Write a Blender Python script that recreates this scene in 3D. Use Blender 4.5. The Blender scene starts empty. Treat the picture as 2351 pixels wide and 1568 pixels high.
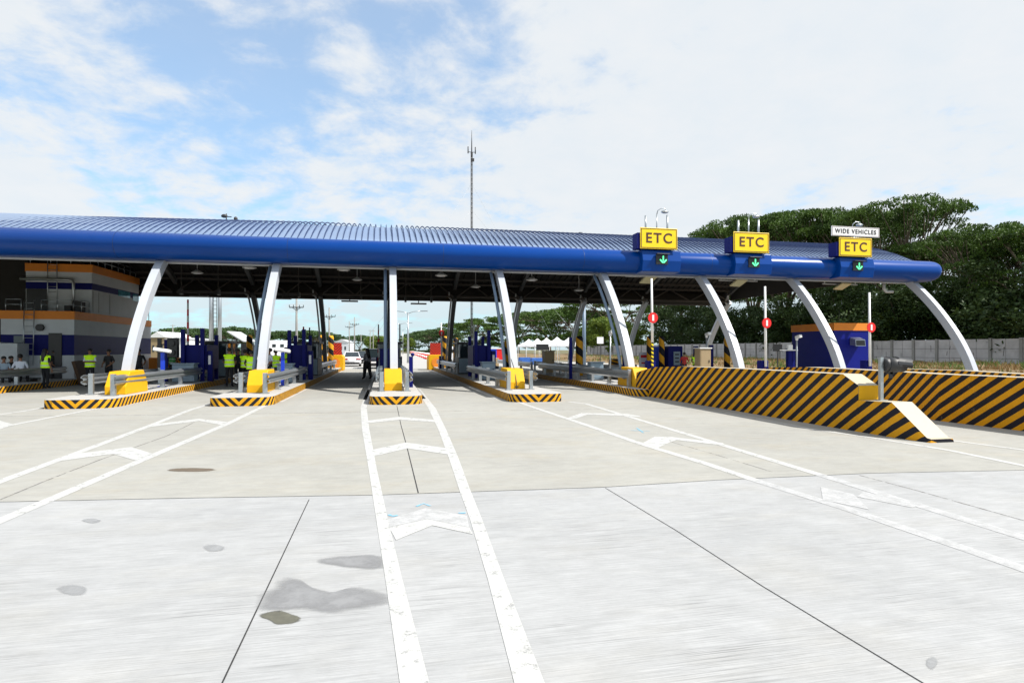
import bpy, bmesh, math, random
from mathutils import Vector, Matrix, noise as mnoise

S = bpy.context.scene
COL = S.collection
rad = math.radians

# ------------------------------------------------------------------ camera
EYE = 1.65
YAW = math.atan(293.5 / 1371.0)
cd = bpy.data.cameras.new('camera'); cam = bpy.data.objects.new('camera', cd); COL.objects.link(cam)
cam.location = (0, 0, EYE); cam.rotation_euler = (rad(90), 0, -YAW)
cd.sensor_width = 36; cd.sensor_fit = 'HORIZONTAL'; cd.lens = 21.0; cd.shift_y = 0.0081
cd.clip_start = 0.1; cd.clip_end = 4000
S.camera = cam

# ------------------------------------------------------------------ light
SUN_DIR = Vector((0.72, -0.42, 1.0)).normalized()      # towards the sun
SUN_EL = math.asin(SUN_DIR.z); SUN_AZ = math.atan2(SUN_DIR.x, SUN_DIR.y)
ld = bpy.data.lights.new('sun', 'SUN'); ld.energy = 5.0; ld.angle = rad(0.5); ld.color = (1, 0.96, 0.9)
sun = bpy.data.objects.new('sun', ld); COL.objects.link(sun)
sun.rotation_euler = SUN_DIR.to_track_quat('Z', 'Y').to_euler()

W = bpy.data.worlds.new("World"); S.world = W; W.use_nodes = True
def build_sky():
    nt = W.node_tree; nt.nodes.clear(); N = nt.nodes.new; L = nt.links.new
    out = N('ShaderNodeOutputWorld'); bg = N('ShaderNodeBackground'); L(bg.outputs[0], out.inputs[0])
    bg.inputs[1].default_value = 0.095
    sky = N('ShaderNodeTexSky'); sky.sky_type = 'NISHITA'; sky.sun_disc = False
    sky.sun_elevation = SUN_EL; sky.sun_rotation = SUN_AZ; sky.altitude = 0
    sky.air_density = 1.0; sky.dust_density = 0.6; sky.ozone_density = 2.5
    tc = N('ShaderNodeTexCoord'); sep = N('ShaderNodeSeparateXYZ'); L(tc.outputs['Generated'], sep.inputs[0])
    def M(op, a, b=None, c=None, clamp=False):
        n = N('ShaderNodeMath'); n.operation = op; n.use_clamp = clamp
        for i, v in enumerate((a, b, c)):
            if v is None: continue
            if isinstance(v, (int, float)): n.inputs[i].default_value = v
            else: L(v, n.inputs[i])
        return n.outputs[0]
    zz = M('ADD', M('MAXIMUM', sep.outputs[2], 0.0), 0.22)
    px = M('DIVIDE', sep.outputs[0], zz); py = M('DIVIDE', sep.outputs[1], zz)
    cmb = N('ShaderNodeCombineXYZ'); L(px, cmb.inputs[0]); L(py, cmb.inputs[1])
    def nz(scale, detail, rough, dist, off):
        mp = N('ShaderNodeMapping'); mp.inputs['Location'].default_value = off; L(cmb.outputs[0], mp.inputs[0])
        n = N('ShaderNodeTexNoise'); n.inputs['Scale'].default_value = scale; n.inputs['Detail'].default_value = detail
        n.inputs['Roughness'].default_value = rough; n.inputs['Distortion'].default_value = dist
        L(mp.outputs[0], n.inputs['Vector']); return n.outputs['Fac']
    n1 = nz(1.9, 10, 0.60, 0.5, (3.1, 1.7, 0))
    n2 = nz(6.0, 8, 0.62, 0.2, (0.4, 6.2, 0))
    base = M('ADD', M('MULTIPLY', n1, 1.30), M('MULTIPLY', n2, 1.05)); base = M('SUBTRACT', base, 0.55)
    def blob(d, r0, r1, amp):
        d = Vector(d).normalized()
        dp = N('ShaderNodeVectorMath'); dp.operation = 'DISTANCE'; L(tc.outputs['Generated'], dp.inputs[0]); dp.inputs[1].default_value = d
        mr = N('ShaderNodeMapRange'); mr.interpolation_type = 'SMOOTHSTEP'; L(dp.outputs['Value'], mr.inputs[0])
        mr.inputs[1].default_value = r0; mr.inputs[2].default_value = r1; mr.inputs[3].default_value = amp; mr.inputs[4].default_value = 0
        return mr.outputs[0]
    bias = blob((-0.20, 1.07, 0.50), 0.02, 0.38, -0.30)
    bias = M('ADD', bias, blob((0.03, 1.02, 0.56), 0.0, 0.26, -0.16))
    bias = M('ADD', bias, blob((-0.42, 1.05, 0.57), 0.0, 0.30, -0.15))
    bias = M('ADD', bias, blob((0.66, 0.86, 0.42), 0.10, 0.62, 0.26))
    bias = M('ADD', bias, blob((1.0, 0.70, 0.30), 0.0, 0.30, -0.14))
    bias = M('ADD', bias, blob((-0.06, 1.03, 0.47), 0.0, 0.09, 0.26))
    bias = M('ADD', bias, blob((-0.62, 1.1, 0.30), 0.05, 0.35, 0.10))
    cov = M('ADD', base, bias)
    mr = N('ShaderNodeMapRange'); mr.interpolation_type = 'SMOOTHSTEP'; L(cov, mr.inputs[0])
    mr.inputs[1].default_value = 0.24; mr.inputs[2].default_value = 0.70; mr.inputs[3].default_value = 0.40
    hz = N('ShaderNodeMapRange'); L(sep.outputs[2], hz.inputs[0]); hz.inputs[1].default_value = 0.0; hz.inputs[2].default_value = 0.16
    hz.inputs[3].default_value = 0.45; hz.inputs[4].default_value = 0.0
    fac = M('MAXIMUM', mr.outputs[0], hz.outputs[0])
    fac = M('MULTIPLY', fac, 0.97)
    ccol = N('ShaderNodeMix'); ccol.data_type = 'RGBA'
    L(n2, ccol.inputs[0]); ccol.inputs[6].default_value = (5.9, 6.5, 7.0, 1); ccol.inputs[7].default_value = (7.1, 7.1, 7.1, 1)
    low = N('ShaderNodeMix'); low.data_type = 'RGBA'
    h2 = N('ShaderNodeMapRange'); L(sep.outputs[2], h2.inputs[0]); h2.inputs[1].default_value = 0.03; h2.inputs[2].default_value = 0.17
    h2.inputs[3].default_value = 1.0; h2.inputs[4].default_value = 0.0
    L(h2.outputs[0], low.inputs[0]); L(ccol.outputs[2], low.inputs[6]); low.inputs[7].default_value = (5.2, 6.3, 6.7, 1)
    skt = N('ShaderNodeMix'); skt.data_type = 'RGBA'; skt.blend_type = 'MULTIPLY'; skt.inputs[0].default_value = 1
    L(sky.outputs[0], skt.inputs[6]); skt.inputs[7].default_value = (0.85, 1.60, 1.85, 1)
    mx = N('ShaderNodeMix'); mx.data_type = 'RGBA'; L(fac, mx.inputs[0]); L(skt.outputs[2], mx.inputs[6]); L(low.outputs[2], mx.inputs[7])
    L(mx.outputs[2], bg.inputs[0])
build_sky()
S.view_settings.view_transform = 'Standard'; S.view_settings.look = 'None'; S.view_settings.gamma = 1
S.view_settings.exposure = 0.45
S.view_settings.use_curve_mapping = False
S.cycles.max_bounces = 6; S.cycles.transparent_max_bounces = 8

# ------------------------------------------------------------------ survey helpers (plan positions read off the photograph)
FP = 1371.0; sy, cy_ = math.sin(YAW), math.cos(YAW)
def G(px, py, z=0.0):                 # point on the level z seen at px,py (2351-px-wide photograph)
    d = (EYE - z) * FP / (py - 803.0); r = (px - 1175.5) / FP * d
    return Vector((r * cy_ + d * sy, d * cy_ - r * sy, z))
def XY(px, Y):                        # x of the sight line at depth Y
    u = (px - 1175.5) / FP
    return (u * cy_ + sy) / (cy_ - u * sy) * Y
def YX(px, X): return X / XY(px, 1.0)
def ZZ(py, X, Y): return EYE - (py - 803.0) * (X * sy + Y * cy_) / FP
def AD(px, d, z=0.0):                 # point at forward distance d
    r = (px - 1175.5) / FP * d
    return Vector((r * cy_ + d * sy, d * cy_ - r * sy, z))

# ------------------------------------------------------------------ materials
def mat(name, col, rough=0.6, metal=0.0, var=0.12, scale=3.0, bump=0.0, bscale=40.0, spec=0.5, emit=None, coat=0.0, stretch=None):
    m = bpy.data.materials.new(name); m.use_nodes = True; nt = m.node_tree; N = nt.nodes.new; L = nt.links.new
    b = nt.nodes['Principled BSDF']; b.inputs['Roughness'].default_value = rough; b.inputs['Metallic'].default_value = metal
    b.inputs['Specular IOR Level'].default_value = spec; b.inputs['Coat Weight'].default_value = coat
    tc = N('ShaderNodeTexCoord'); vec = tc.outputs['Object']
    if stretch:
        mp = N('ShaderNodeMapping'); mp.inputs['Scale'].default_value = stretch; L(vec, mp.inputs[0]); vec = mp.outputs[0]
    n = N('ShaderNodeTexNoise'); n.inputs['Scale'].default_value = scale; n.inputs['Detail'].default_value = 6; n.inputs['Roughness'].default_value = .65
    L(vec, n.inputs['Vector'])
    mx = N('ShaderNodeMix'); mx.data_type = 'RGBA'; L(n.outputs['Fac'], mx.inputs[0])
    mx.inputs[6].default_value = tuple(max(0, c * (1 - var * 1.6)) for c in col) + (1,)
    mx.inputs[7].default_value = tuple(min(1, c * (1 + var * 1.2)) for c in col) + (1,)
    L(mx.outputs[2], b.inputs['Base Color'])
    if bump:
        n2 = N('ShaderNodeTexNoise'); n2.inputs['Scale'].default_value = bscale; n2.inputs['Detail'].default_value = 4; L(vec, n2.inputs['Vector'])
        bp = N('ShaderNodeBump'); bp.inputs['Strength'].default_value = bump; bp.inputs['Distance'].default_value = 0.02
        L(n2.outputs['Fac'], bp.inputs['Height']); L(bp.outputs[0], b.inputs['Normal'])
    if emit:
        b.inputs['Emission Color'].default_value = emit[0] + (1,); b.inputs['Emission Strength'].default_value = emit[1]
    return m

def stripe_mat(name, period, mode, dark=(0.008, 0.008, 0.011), light=(0.68, 0.33, 0.008), duty=0.5, tint=None):
    """painted diagonal hazard stripes in object coordinates. mode: 'kerb' |x|+y-z, 'wall' y+z, 'pole' spiral, 'ring' z"""
    m = bpy.data.materials.new(name); m.use_nodes = True; nt = m.node_tree; N = nt.nodes.new; L = nt.links.new
    b = nt.nodes['Principled BSDF']; b.inputs['Roughness'].default_value = 0.6; b.inputs['Specular IOR Level'].default_value = .22
    tc = N('ShaderNodeTexCoord'); sp = N('ShaderNodeSeparateXYZ'); L(tc.outputs['Object'], sp.inputs[0])
    def M(op, a, b2=None):
        n = N('ShaderNodeMath'); n.operation = op
        for i, v in enumerate((a, b2)):
            if v is None: continue
            if isinstance(v, (int, float)): n.inputs[i].default_value = v
            else: L(v, n.inputs[i])
        return n.outputs[0]
    X, Y, Z = sp.outputs
    if mode == 'kerb': s = M('SUBTRACT', M('ADD', M('ABSOLUTE', X), Y), Z)
    elif mode == 'wall': s = M('ADD', M('ADD', Y, M('MULTIPLY', Z, 1.3)), M('MULTIPLY', X, 0.4))
    elif mode == 'pole': s = M('ADD', M('MULTIPLY', M('ARCTAN2', Y, X), period / (2 * math.pi)), Z)
    else: s = Z
    nw = N('ShaderNodeTexNoise'); nw.inputs['Scale'].default_value = 9; L(tc.outputs['Object'], nw.inputs['Vector'])
    s = M('ADD', s, M('MULTIPLY', M('SUBTRACT', nw.outputs['Fac'], 0.5), 0.012))
    f = M('LESS_THAN', M('FRACT', M('ADD', M('DIVIDE', s, period), 100)), duty)
    n = N('ShaderNodeTexNoise'); n.inputs['Scale'].default_value = 5; n.inputs['Detail'].default_value = 7; n.inputs['Roughness'].default_value = .7
    L(tc.outputs['Object'], n.inputs['Vector'])
    ml = N('ShaderNodeMix'); ml.data_type = 'RGBA'; L(n.outputs['Fac'], ml.inputs[0])
    ml.inputs[6].default_value = tuple(c * .72 for c in light) + (1,); ml.inputs[7].default_value = tuple(min(1, c * 1.2) for c in light) + (1,)
    md = N('ShaderNodeMix'); md.data_type = 'RGBA'; L(n.outputs['Fac'], md.inputs[0])
    md.inputs[6].default_value = dark + (1,); md.inputs[7].default_value = tuple(c * 2.4 for c in dark) + (1,)
    mx = N('ShaderNodeMix'); mx.data_type = 'RGBA'; L(f, mx.inputs[0]); L(ml.outputs[2], mx.inputs[6]); L(md.outputs[2], mx.inputs[7])
    nc = N('ShaderNodeTexNoise'); nc.inputs['Scale'].default_value = 2.3; nc.inputs['Detail'].default_value = 12; nc.inputs['Roughness'].default_value = .8
    L(tc.outputs['Object'], nc.inputs['Vector']); rc = N('ShaderNodeMapRange'); L(nc.outputs['Fac'], rc.inputs[0]); rc.inputs[1].default_value = .60; rc.inputs[2].default_value = .68
    rc.inputs[4].default_value = .75
    mc = N('ShaderNodeMix'); mc.data_type = 'RGBA'; L(rc.outputs[0], mc.inputs[0]); L(mx.outputs[2], mc.inputs[6]); mc.inputs[7].default_value = (.16, .13, .08, 1)
    L(mc.outputs[2], b.inputs['Base Color'])
    return m

def concrete_mat(name, c0, c1, warm, tine=1.0):
    m = bpy.data.materials.new(name); m.use_nodes = True; nt = m.node_tree; N = nt.nodes.new; L = nt.links.new
    b = nt.nodes['Principled BSDF']; b.inputs['Roughness'].default_value = 0.85; b.inputs['Specular IOR Level'].default_value = 0.2
    tc = N('ShaderNodeTexCoord')
    def noi(sc, stretch, det=8, r=.6, off=(0, 0, 0)):
        mp = N('ShaderNodeMapping'); mp.inputs['Scale'].default_value = stretch; mp.inputs['Location'].default_value = off; L(tc.outputs['Object'], mp.inputs[0])
        n = N('ShaderNodeTexNoise'); n.inputs['Scale'].default_value = sc; n.inputs['Detail'].default_value = det; n.inputs['Roughness'].default_value = r
        L(mp.outputs[0], n.inputs['Vector']); return n.outputs['Fac']
    def ramp(v, a, bb):
        r = N('ShaderNodeMapRange'); L(v, r.inputs[0]); r.inputs[1].default_value = a; r.inputs[2].default_value = bb; return r.outputs[0]
    def mix(f, a, bb, t='MIX'):
        x = N('ShaderNodeMix'); x.data_type = 'RGBA'; x.blend_type = t
        if isinstance(f, float): x.inputs[0].default_value = f
        else: L(f, x.inputs[0])
        for i, v in ((6, a), (7, bb)):
            if isinstance(v, tuple): x.inputs[i].default_value = v + (1,)
            else: L(v, x.inputs[i])
        return x.outputs[2]
    big = ramp(noi(0.35, (1, 1, 1), 9, .62), .3, .7)
    streak = ramp(noi(3.0, (0.8, 1.3, 1), 14, .82), .3, .72)
    tines = ramp(noi(16.0, (0.16, 7.0, 1), 3, .5), .35, .7)
    patch = ramp(noi(0.8, (.7, 1.4, 1), 10, .7, (5, 3, 0)), .50, .78)
    c = mix(big, c0, c1)
    c = mix(patch, c, warm)
    dk = mix(streak, (.84, .84, .835), (1.10, 1.10, 1.10))
    c = mix(1.0, c, dk, 'MULTIPLY')
    tn = mix(tines, (1 - .20 * tine,) * 3, (1.03,) * 3)
    c = mix(1.0, c, tn, 'MULTIPLY')
    # dark tining scratches gathered in patches
    scr = N('ShaderNodeMath'); scr.operation = 'MULTIPLY'
    L(ramp(noi(14.0, (0.10, 6.0, 1), 2, .5, (2, 9, 0)), .55, .62), scr.inputs[0]); L(ramp(noi(1.1, (.8, 1, 1), 6, .6, (9, 1, 0)), .46, .66), scr.inputs[1])
    sm = N('ShaderNodeMath'); sm.operation = 'MULTIPLY'; L(scr.outputs[0], sm.inputs[0]); sm.inputs[1].default_value = .75 * tine
    c = mix(sm.outputs[0], c, (.20, .20, .20))
    L(c, b.inputs['Base Color'])
    bp = N('ShaderNodeBump'); bp.inputs['Strength'].default_value = 0.25; bp.inputs['Distance'].default_value = 0.004
    L(tines, bp.inputs['Height']); L(bp.outputs[0], b.inputs['Normal'])
    return m

M = {}
M['apron_near'] = concrete_mat('apron_near', (0.365, 0.370, 0.374), (0.435, 0.438, 0.44), (0.385, 0.380, 0.365))
M['apron_far'] = concrete_mat('apron_far', (0.325, 0.320, 0.295), (0.395, 0.388, 0.358), (0.37, 0.345, 0.29), 0.6)
M['island_top'] = mat('island_top', (.42, .41, .39), .85, var=.12, scale=4, bump=.2)
M['earth'] = mat('earth', (.14, .13, .06), .95, var=.4, scale=.25, bump=.5, bscale=3)
M['verge'] = mat('verge', (.21, .145, .07), .95, var=.5, scale=.9, bump=.8, bscale=5)
M['far_road'] = mat('far_road', (.40, .39, .37), .9, var=.1, scale=.3)
def worn(m, lo, hi, sc=7, attr=None):
    nt = m.node_tree; N = nt.nodes.new; L = nt.links.new; b = nt.nodes['Principled BSDF']
    tc = N('ShaderNodeTexCoord'); n = N('ShaderNodeTexNoise'); n.inputs['Scale'].default_value = sc; n.inputs['Detail'].default_value = 10; n.inputs['Roughness'].default_value = .78
    L(tc.outputs['Object'], n.inputs['Vector']); r_ = N('ShaderNodeMapRange'); L(n.outputs['Fac'], r_.inputs[0]); r_.inputs[1].default_value = lo; r_.inputs[2].default_value = hi
    if attr:
        a = N('ShaderNodeAttribute'); a.attribute_name = attr; q = N('ShaderNodeMath'); q.operation = 'ADD'; L(a.outputs['Fac'], q.inputs[0]); L(n.outputs['Fac'], q.inputs[1]); L(q.outputs[0], r_.inputs[0])
    L(r_.outputs[0], b.inputs['Alpha']); return m
M['paint'] = worn(mat('road_paint', (.475, .475, .46), .6, var=.13, scale=6), .33, .45)
M['paint_old'] = worn(mat('faded_paint', (.47, .472, .472), .7, var=.06, scale=9), .0, .62)
M['joint'] = mat('joint_sealant', (.03, .03, .03), .9, var=.3, scale=9)
M['joint_f'] = mat('joint_dusty', (.22, .21, .2), .9, var=.5, scale=14)
M['wet'] = mat('damp_stain', (.24, .24, .243), .6, var=.12, scale=5)
M['faint'] = mat('faint_stain', (.31, .315, .32), .7, var=.15, scale=9)
M['oil'] = mat('oil_stain', (.12, .115, .085), .55, var=.35, scale=16)
M['rust'] = mat('brown_stain', (.13, .10, .07), .8, var=.3, scale=8)
M['spray'] = mat('blue_spray', (.16, .52, .74), .7, var=.25, scale=12)
M['kerb'] = stripe_mat('kerb_stripes', .25, 'kerb')
M['barrier'] = stripe_mat('barrier_stripes', .375, 'wall', duty=.5, light=(.68, .31, .004), dark=(.006, .006, .010))
M['pole_stripe'] = stripe_mat('bollard_stripes', .85, 'pole', light=(.75, .36, .02), duty=.5)
M['arm_stripe'] = stripe_mat('arm_stripes', .16, 'pole', light=(.8, .62, .02))
M['red_white'] = stripe_mat('red_white_bands', .6, 'ring', dark=(.45, .02, .02), light=(.75, .74, .72))
M['cream'] = mat('cream_top', (.44, .385, .285), .6, var=.05, scale=8)
M['yellow'] = mat('yellow_paint', (.70, .37, .008), .55, spec=.2, var=.07, scale=4)
M['sign_yellow'] = mat('sign_yellow', (.88, .60, .005), .4, var=.03, scale=4)
M['sign_brown'] = mat('sign_brown', (.06, .015, .012), .5)
M['sign_white'] = mat('sign_white', (.80, .79, .80), .5, var=.03)
M['black'] = mat('black_plastic', (.012, .012, .014), .4)
M['dark'] = mat('dark_metal', (.03, .03, .032), .5)
M['galv'] = mat('galvanised_steel', (.43, .46, .48), .32, metal=.75, var=.14, scale=10)
M['col_steel'] = mat('painted_column_steel', (.43, .455, .50), .38, var=.05, scale=1.6, spec=.5, bump=.05, bscale=3)
M['pipe'] = mat('downpipe_blue_grey', (.15, .21, .29), .4, var=.05)
M['blue_fascia'] = mat('blue_fascia', (.0004, .046, .25), .30, var=.08, scale=.6, spec=.20)
M['blue_roof'] = mat('blue_roof_sheet', (.32, .43, .63), .30, metal=.7, var=.10, scale=.8)
M['seam'] = mat('roof_seam', (.01, .03, .11), .45, metal=.2)
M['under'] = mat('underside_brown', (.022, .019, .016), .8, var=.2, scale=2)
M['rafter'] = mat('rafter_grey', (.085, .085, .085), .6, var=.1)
M['truss'] = mat('truss_steel', (.075, .065, .058), .7, var=.1)
M['trim'] = mat('gutter_trim', (.45, .46, .47), .5)
M['blue'] = mat('royal_blue', (.002, .005, .115), .5, spec=.15, var=.10, scale=3)
M['hut_blue'] = mat('hut_blue', (.003, .008, .19), .5, spec=.2, var=.10, scale=2)
M['blue_bright'] = mat('bright_blue', (.01, .05, .55), .4, var=.1)
M['orange'] = mat('orange_band', (.74, .23, .015), .6, var=.12, scale=2)
M['wall_white'] = mat('off_white_wall', (.56, .59, .61), .75, var=.10, scale=1.3, bump=.1, bscale=20)
M['grey_cab'] = mat('grey_cabinet', (.20, .27, .33), .5, var=.08)
M['tan'] = mat('tan_cabinet', (.34, .25, .14), .6, var=.08)
M['glass'] = mat('dark_glass', (.02, .03, .035), .08, var=.1, coat=.5)
M['win_blue'] = mat('sky_blue_window', (.10, .34, .46), .1, var=.5, scale=3)
M['red'] = mat('sign_red', (.70, .012, .012), .45, var=.04)
M['white'] = mat('white_paint', (.78, .78, .78), .45, var=.05)
M['lamp'] = mat('lamp_panel', (.55, .50, .30), .5, var=.1)
M['green_lit'] = mat('lit_green', (.05, .6, .2), .5, emit=((.12, 1.0, .38), 1.3))
M['car_white'] = mat('white_car_paint', (.72, .72, .74), .25, var=.03, coat=.6)
M['car_dark'] = mat('dark_car_paint', (.015, .018, .03), .2, var=.05, coat=.6)
M['tyre'] = mat('tyre_rubber', (.015, .015, .015), .9)
M['tail'] = mat('tail_lamp', (.35, .01, .01), .3)
M['con_wall'] = mat('precast_wall', (.47, .455, .455), .85, var=.28, scale=.9, bump=.3, bscale=12)
M['con_post'] = mat('precast_post', (.27, .265, .25), .9, var=.2, scale=1.5)
M['wjoint'] = mat('wall_joint', (.07, .065, .06), .9, var=.3)
M['tent'] = mat('white_canvas', (.80, .80, .82), .7, var=.03)
M['cloth_blue'] = mat('blue_cloth', (.03, .12, .42), .8, var=.3, scale=5)
worn(M['wet'], .55, 1.45, 5, 'fade'); worn(M['faint'], .7, 1.6, 8, 'fade'); worn(M['oil'], .6, 1.0, 9, 'fade'); worn(M['rust'], .55, 1.0, 9, 'fade'); worn(M['joint_f'], .42, .60, 5); worn(M['spray'], .35, .6, 12)
M['skin'] = mat('brown_skin', (.26, .13, .075), .6, var=.1)
M['hair'] = mat('black_hair', (.010, .008, .008), .55)
M['vest'] = mat('lime_vest', (.55, .95, .01), .7, var=.08, scale=8, emit=((.45, .9, .0), .10))
M['vest_green'] = mat('green_vest', (.08, .45, .10), .7, var=.1)
M['reflect'] = mat('reflective_tape', (.62, .66, .60), .4)
M['trousers'] = mat('dark_trousers', (.012, .012, .016), .8)
M['shirt_white'] = mat('white_shirt', (.70, .73, .82), .8, var=.06, scale=8)
M['shirt_blue'] = mat('pale_blue_shirt', (.40, .50, .60), .8)
M['shirt_dark'] = mat('dark_shirt', (.018, .018, .022), .8)
M['shirt_red'] = mat('red_shirt', (.35, .02, .02), .8)
M['shirt_grey'] = mat('grey_shirt', (.24, .24, .26), .8)
M['cardboard'] = mat('brown_board', (.10, .055, .03), .8)
M['bark'] = mat('bark', (.11, .085, .06), .95, var=.3, scale=6, bump=.6, bscale=14, stretch=(1, 1, .3))

def leaf_mat(name, a, b2, trans=.35):
    m = bpy.data.materials.new(name); m.use_nodes = True; nt = m.node_tree; N = nt.nodes.new; L = nt.links.new
    b = nt.nodes['Principled BSDF']; b.inputs['Roughness'].default_value = .6; b.inputs['Specular IOR Level'].default_value = .25
    tc = N('ShaderNodeTexCoord'); n = N('ShaderNodeTexNoise'); n.inputs['Scale'].default_value = .55; n.inputs['Detail'].default_value = 8; n.inputs['Roughness'].default_value = .75
    L(tc.outputs['Object'], n.inputs['Vector'])
    r = N('ShaderNodeMapRange'); L(n.outputs['Fac'], r.inputs[0]); r.inputs[1].default_value = .38; r.inputs[2].default_value = .62
    mx = N('ShaderNodeMix'); mx.data_type = 'RGBA'; L(r.outputs[0], mx.inputs[0]); mx.inputs[6].default_value = a + (1,); mx.inputs[7].default_value = b2 + (1,)
    L(mx.outputs[2], b.inputs['Base Color'])
    tr = N('ShaderNodeBsdfTranslucent'); L(mx.outputs[2], tr.inputs[0]); ms = N('ShaderNodeMixShader'); ms.inputs[0].default_value = trans
    out = nt.nodes['Material Output']; L(b.outputs[0], ms.inputs[1]); L(tr.outputs[0], ms.inputs[2]); L(ms.outputs[0], out.inputs[0])
    return m
M['leaf'] = leaf_mat('rain_tree_leaf', (.016, .040, .008), (.095, .17, .022), .2)
M['leaf_dark'] = leaf_mat('dark_bush_leaf', (.014, .032, .009), (.05, .085, .018), .15)
M['leaf_far'] = leaf_mat('far_leaf', (.035, .065, .025), (.07, .13, .035), .2)
M['leaf_light'] = leaf_mat('light_leaf', (.09, .15, .025), (.20, .26, .04), .3)
M['grass_dry'] = leaf_mat('dry_grass', (.22, .13, .055), (.30, .21, .09), .2)
M['grass_green'] = leaf_mat('green_grass', (.07, .15, .03), (.14, .22, .05), .2)

# ------------------------------------------------------------------ mesh builder
class MB:
    def __init__(s): s.v = []; s.f = []; s.m = []; s.sm = []
    def add(s, vs, fs, mi=0, smooth=False):
        o = len(s.v); s.v += [tuple(p) for p in vs]
        for f in fs: s.f.append(tuple(o + i for i in f)); s.m.append(mi); s.sm.append(smooth)
        return s
    def box(s, c, d, mi=0, rz=0, rx=0, ry=0, taper=1.0):
        x, y, z = (k / 2 for k in d); vs = []
        R = Matrix.Rotation(rz, 3, 'Z') @ Matrix.Rotation(ry, 3, 'Y') @ Matrix.Rotation(rx, 3, 'X')
        for sz in (-1, 1):
            t = taper if sz > 0 else 1
            for sx, sy_ in ((-1, -1), (1, -1), (1, 1), (-1, 1)):
                vs.append(R @ Vector((sx * x * t, sy_ * y * t, sz * z)) + Vector(c))
        return s.add(vs, [(3, 2, 1, 0), (4, 5, 6, 7), (0, 1, 5, 4), (1, 2, 6, 5), (2, 3, 7, 6), (3, 0, 4, 7)], mi)
    def b2(s, x0, x1, y0, y1, z0, z1, mi=0):
        return s.box(((x0 + x1) / 2, (y0 + y1) / 2, (z0 + z1) / 2), (abs(x1 - x0), abs(y1 - y0), abs(z1 - z0)), mi)
    def tube(s, pts, r, n=8, mi=0, cap=True, smooth=True):
        pts = [Vector(p) for p in pts]; rs = r if isinstance(r, (list, tuple)) else [r] * len(pts)
        vs = []; up = None
        for i, p in enumerate(pts):
            t = (pts[min(i + 1, len(pts) - 1)] - pts[max(i - 1, 0)])
            t = t.normalized() if t.length > 1e-9 else Vector((0, 0, 1))
            if up is None:
                up = t.cross(Vector((0, 0, 1)) if abs(t.z) < .9 else Vector((1, 0, 0))).normalized()
            a = (up - t * up.dot(t)).normalized(); up = a; b = t.cross(a)
            for k in range(n):
                q = 2 * math.pi * k / n; vs.append(p + (a * math.cos(q) + b * math.sin(q)) * rs[i])
        fs = []
        for i in range(len(pts) - 1):
            for k in range(n):
                k2 = (k + 1) % n; fs.append((i * n + k, i * n + k2, (i + 1) * n + k2, (i + 1) * n + k))
        s.add(vs, fs, mi, smooth)
        if cap:
            o = len(s.v) - len(vs); m = len(pts) - 1
            s.f.append(tuple(o + k for k in reversed(range(n)))); s.m.append(mi); s.sm.append(False)
            s.f.append(tuple(o + m * n + k for k in range(n))); s.m.append(mi); s.sm.append(False)
        return s
    def sphere(s, c, r, mi=0, nu=10, nv=7, smooth=True):
        r = r if isinstance(r, (tuple, list)) else (r, r, r); vs = []; fs = []
        for j in range(nv + 1):
            th = math.pi * j / nv
            for i in range(nu):
                ph = 2 * math.pi * i / nu
                vs.append((c[0] + r[0] * math.sin(th) * math.cos(ph), c[1] + r[1] * math.sin(th) * math.sin(ph), c[2] + r[2] * math.cos(th)))
        for j in range(nv):
            for i in range(nu):
                i2 = (i + 1) % nu; fs.append((j * nu + i, (j + 1) * nu + i, (j + 1) * nu + i2, j * nu + i2))
        return s.add(vs, fs, mi, smooth)
    def prism(s, prof, x0, x1, mi=0, smooth=False, caps=True):
        """closed profile of (y,z) extruded along x"""
        n = len(prof); vs = [(x0, p[0], p[1]) for p in prof] + [(x1, p[0], p[1]) for p in prof]
        fs = [(i, (i + 1) % n, n + (i + 1) % n, n + i) for i in range(n)]
        s.add(vs, fs, mi, smooth)
        if caps:
            o = len(s.v) - 2 * n
            s.f += [tuple(o + i for i in range(n)), tuple(o + n + i for i in reversed(range(n)))]; s.m += [mi, mi]; s.sm += [False, False]
        return s
    def loft(s, rings, mi=0, smooth=False, closed=True, caps=True):
        n = len(rings[0]); vs = [p for r in rings for p in r]; fs = []
        for j in range(len(rings) - 1):
            for i in range(n if closed else n - 1):
                i2 = (i + 1) % n; fs.append((j * n + i, j * n + i2, (j + 1) * n + i2, (j + 1) * n + i))
        if caps and closed:
            fs.append(tuple(reversed(range(n)))); m = (len(rings) - 1) * n; fs.append(tuple(m + i for i in range(n)))
        return s.add(vs, fs, mi, smooth)
    def mesh(s, name, mats):
        me = bpy.data.meshes.new(name); me.from_pydata(s.v, [], s.f)
        for m in mats: me.materials.append(m)
        me.polygons.foreach_set('material_index', s.m); me.polygons.foreach_set('use_smooth', s.sm)
        me.update(); 
        return me
    def build(s, name, mats, parent=None, loc=(0, 0, 0), rz=0, bevel=0, fix=True):
        if not isinstance(mats, (list, tuple)): mats = [mats]
        mats = [M[m] if isinstance(m, str) else m for m in mats]
        me = s.mesh(name, mats)
        if fix:
            bm = bmesh.new(); bm.from_mesh(me); bmesh.ops.recalc_face_normals(bm, faces=bm.faces)
            if bevel:
                ed = [e for e in bm.edges if len(e.link_faces) == 2 and e.calc_face_angle(0) > .6]
                bmesh.ops.bevel(bm, geom=ed, offset=bevel, segments=2, affect='EDGES', profile=.5)
            bm.to_mesh(me); bm.free()
        o = bpy.data.objects.new(name, me); COL.objects.link(o); o.location = loc; o.rotation_euler = (0, 0, rz)
        if parent: o.parent = parent
        return o

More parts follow.
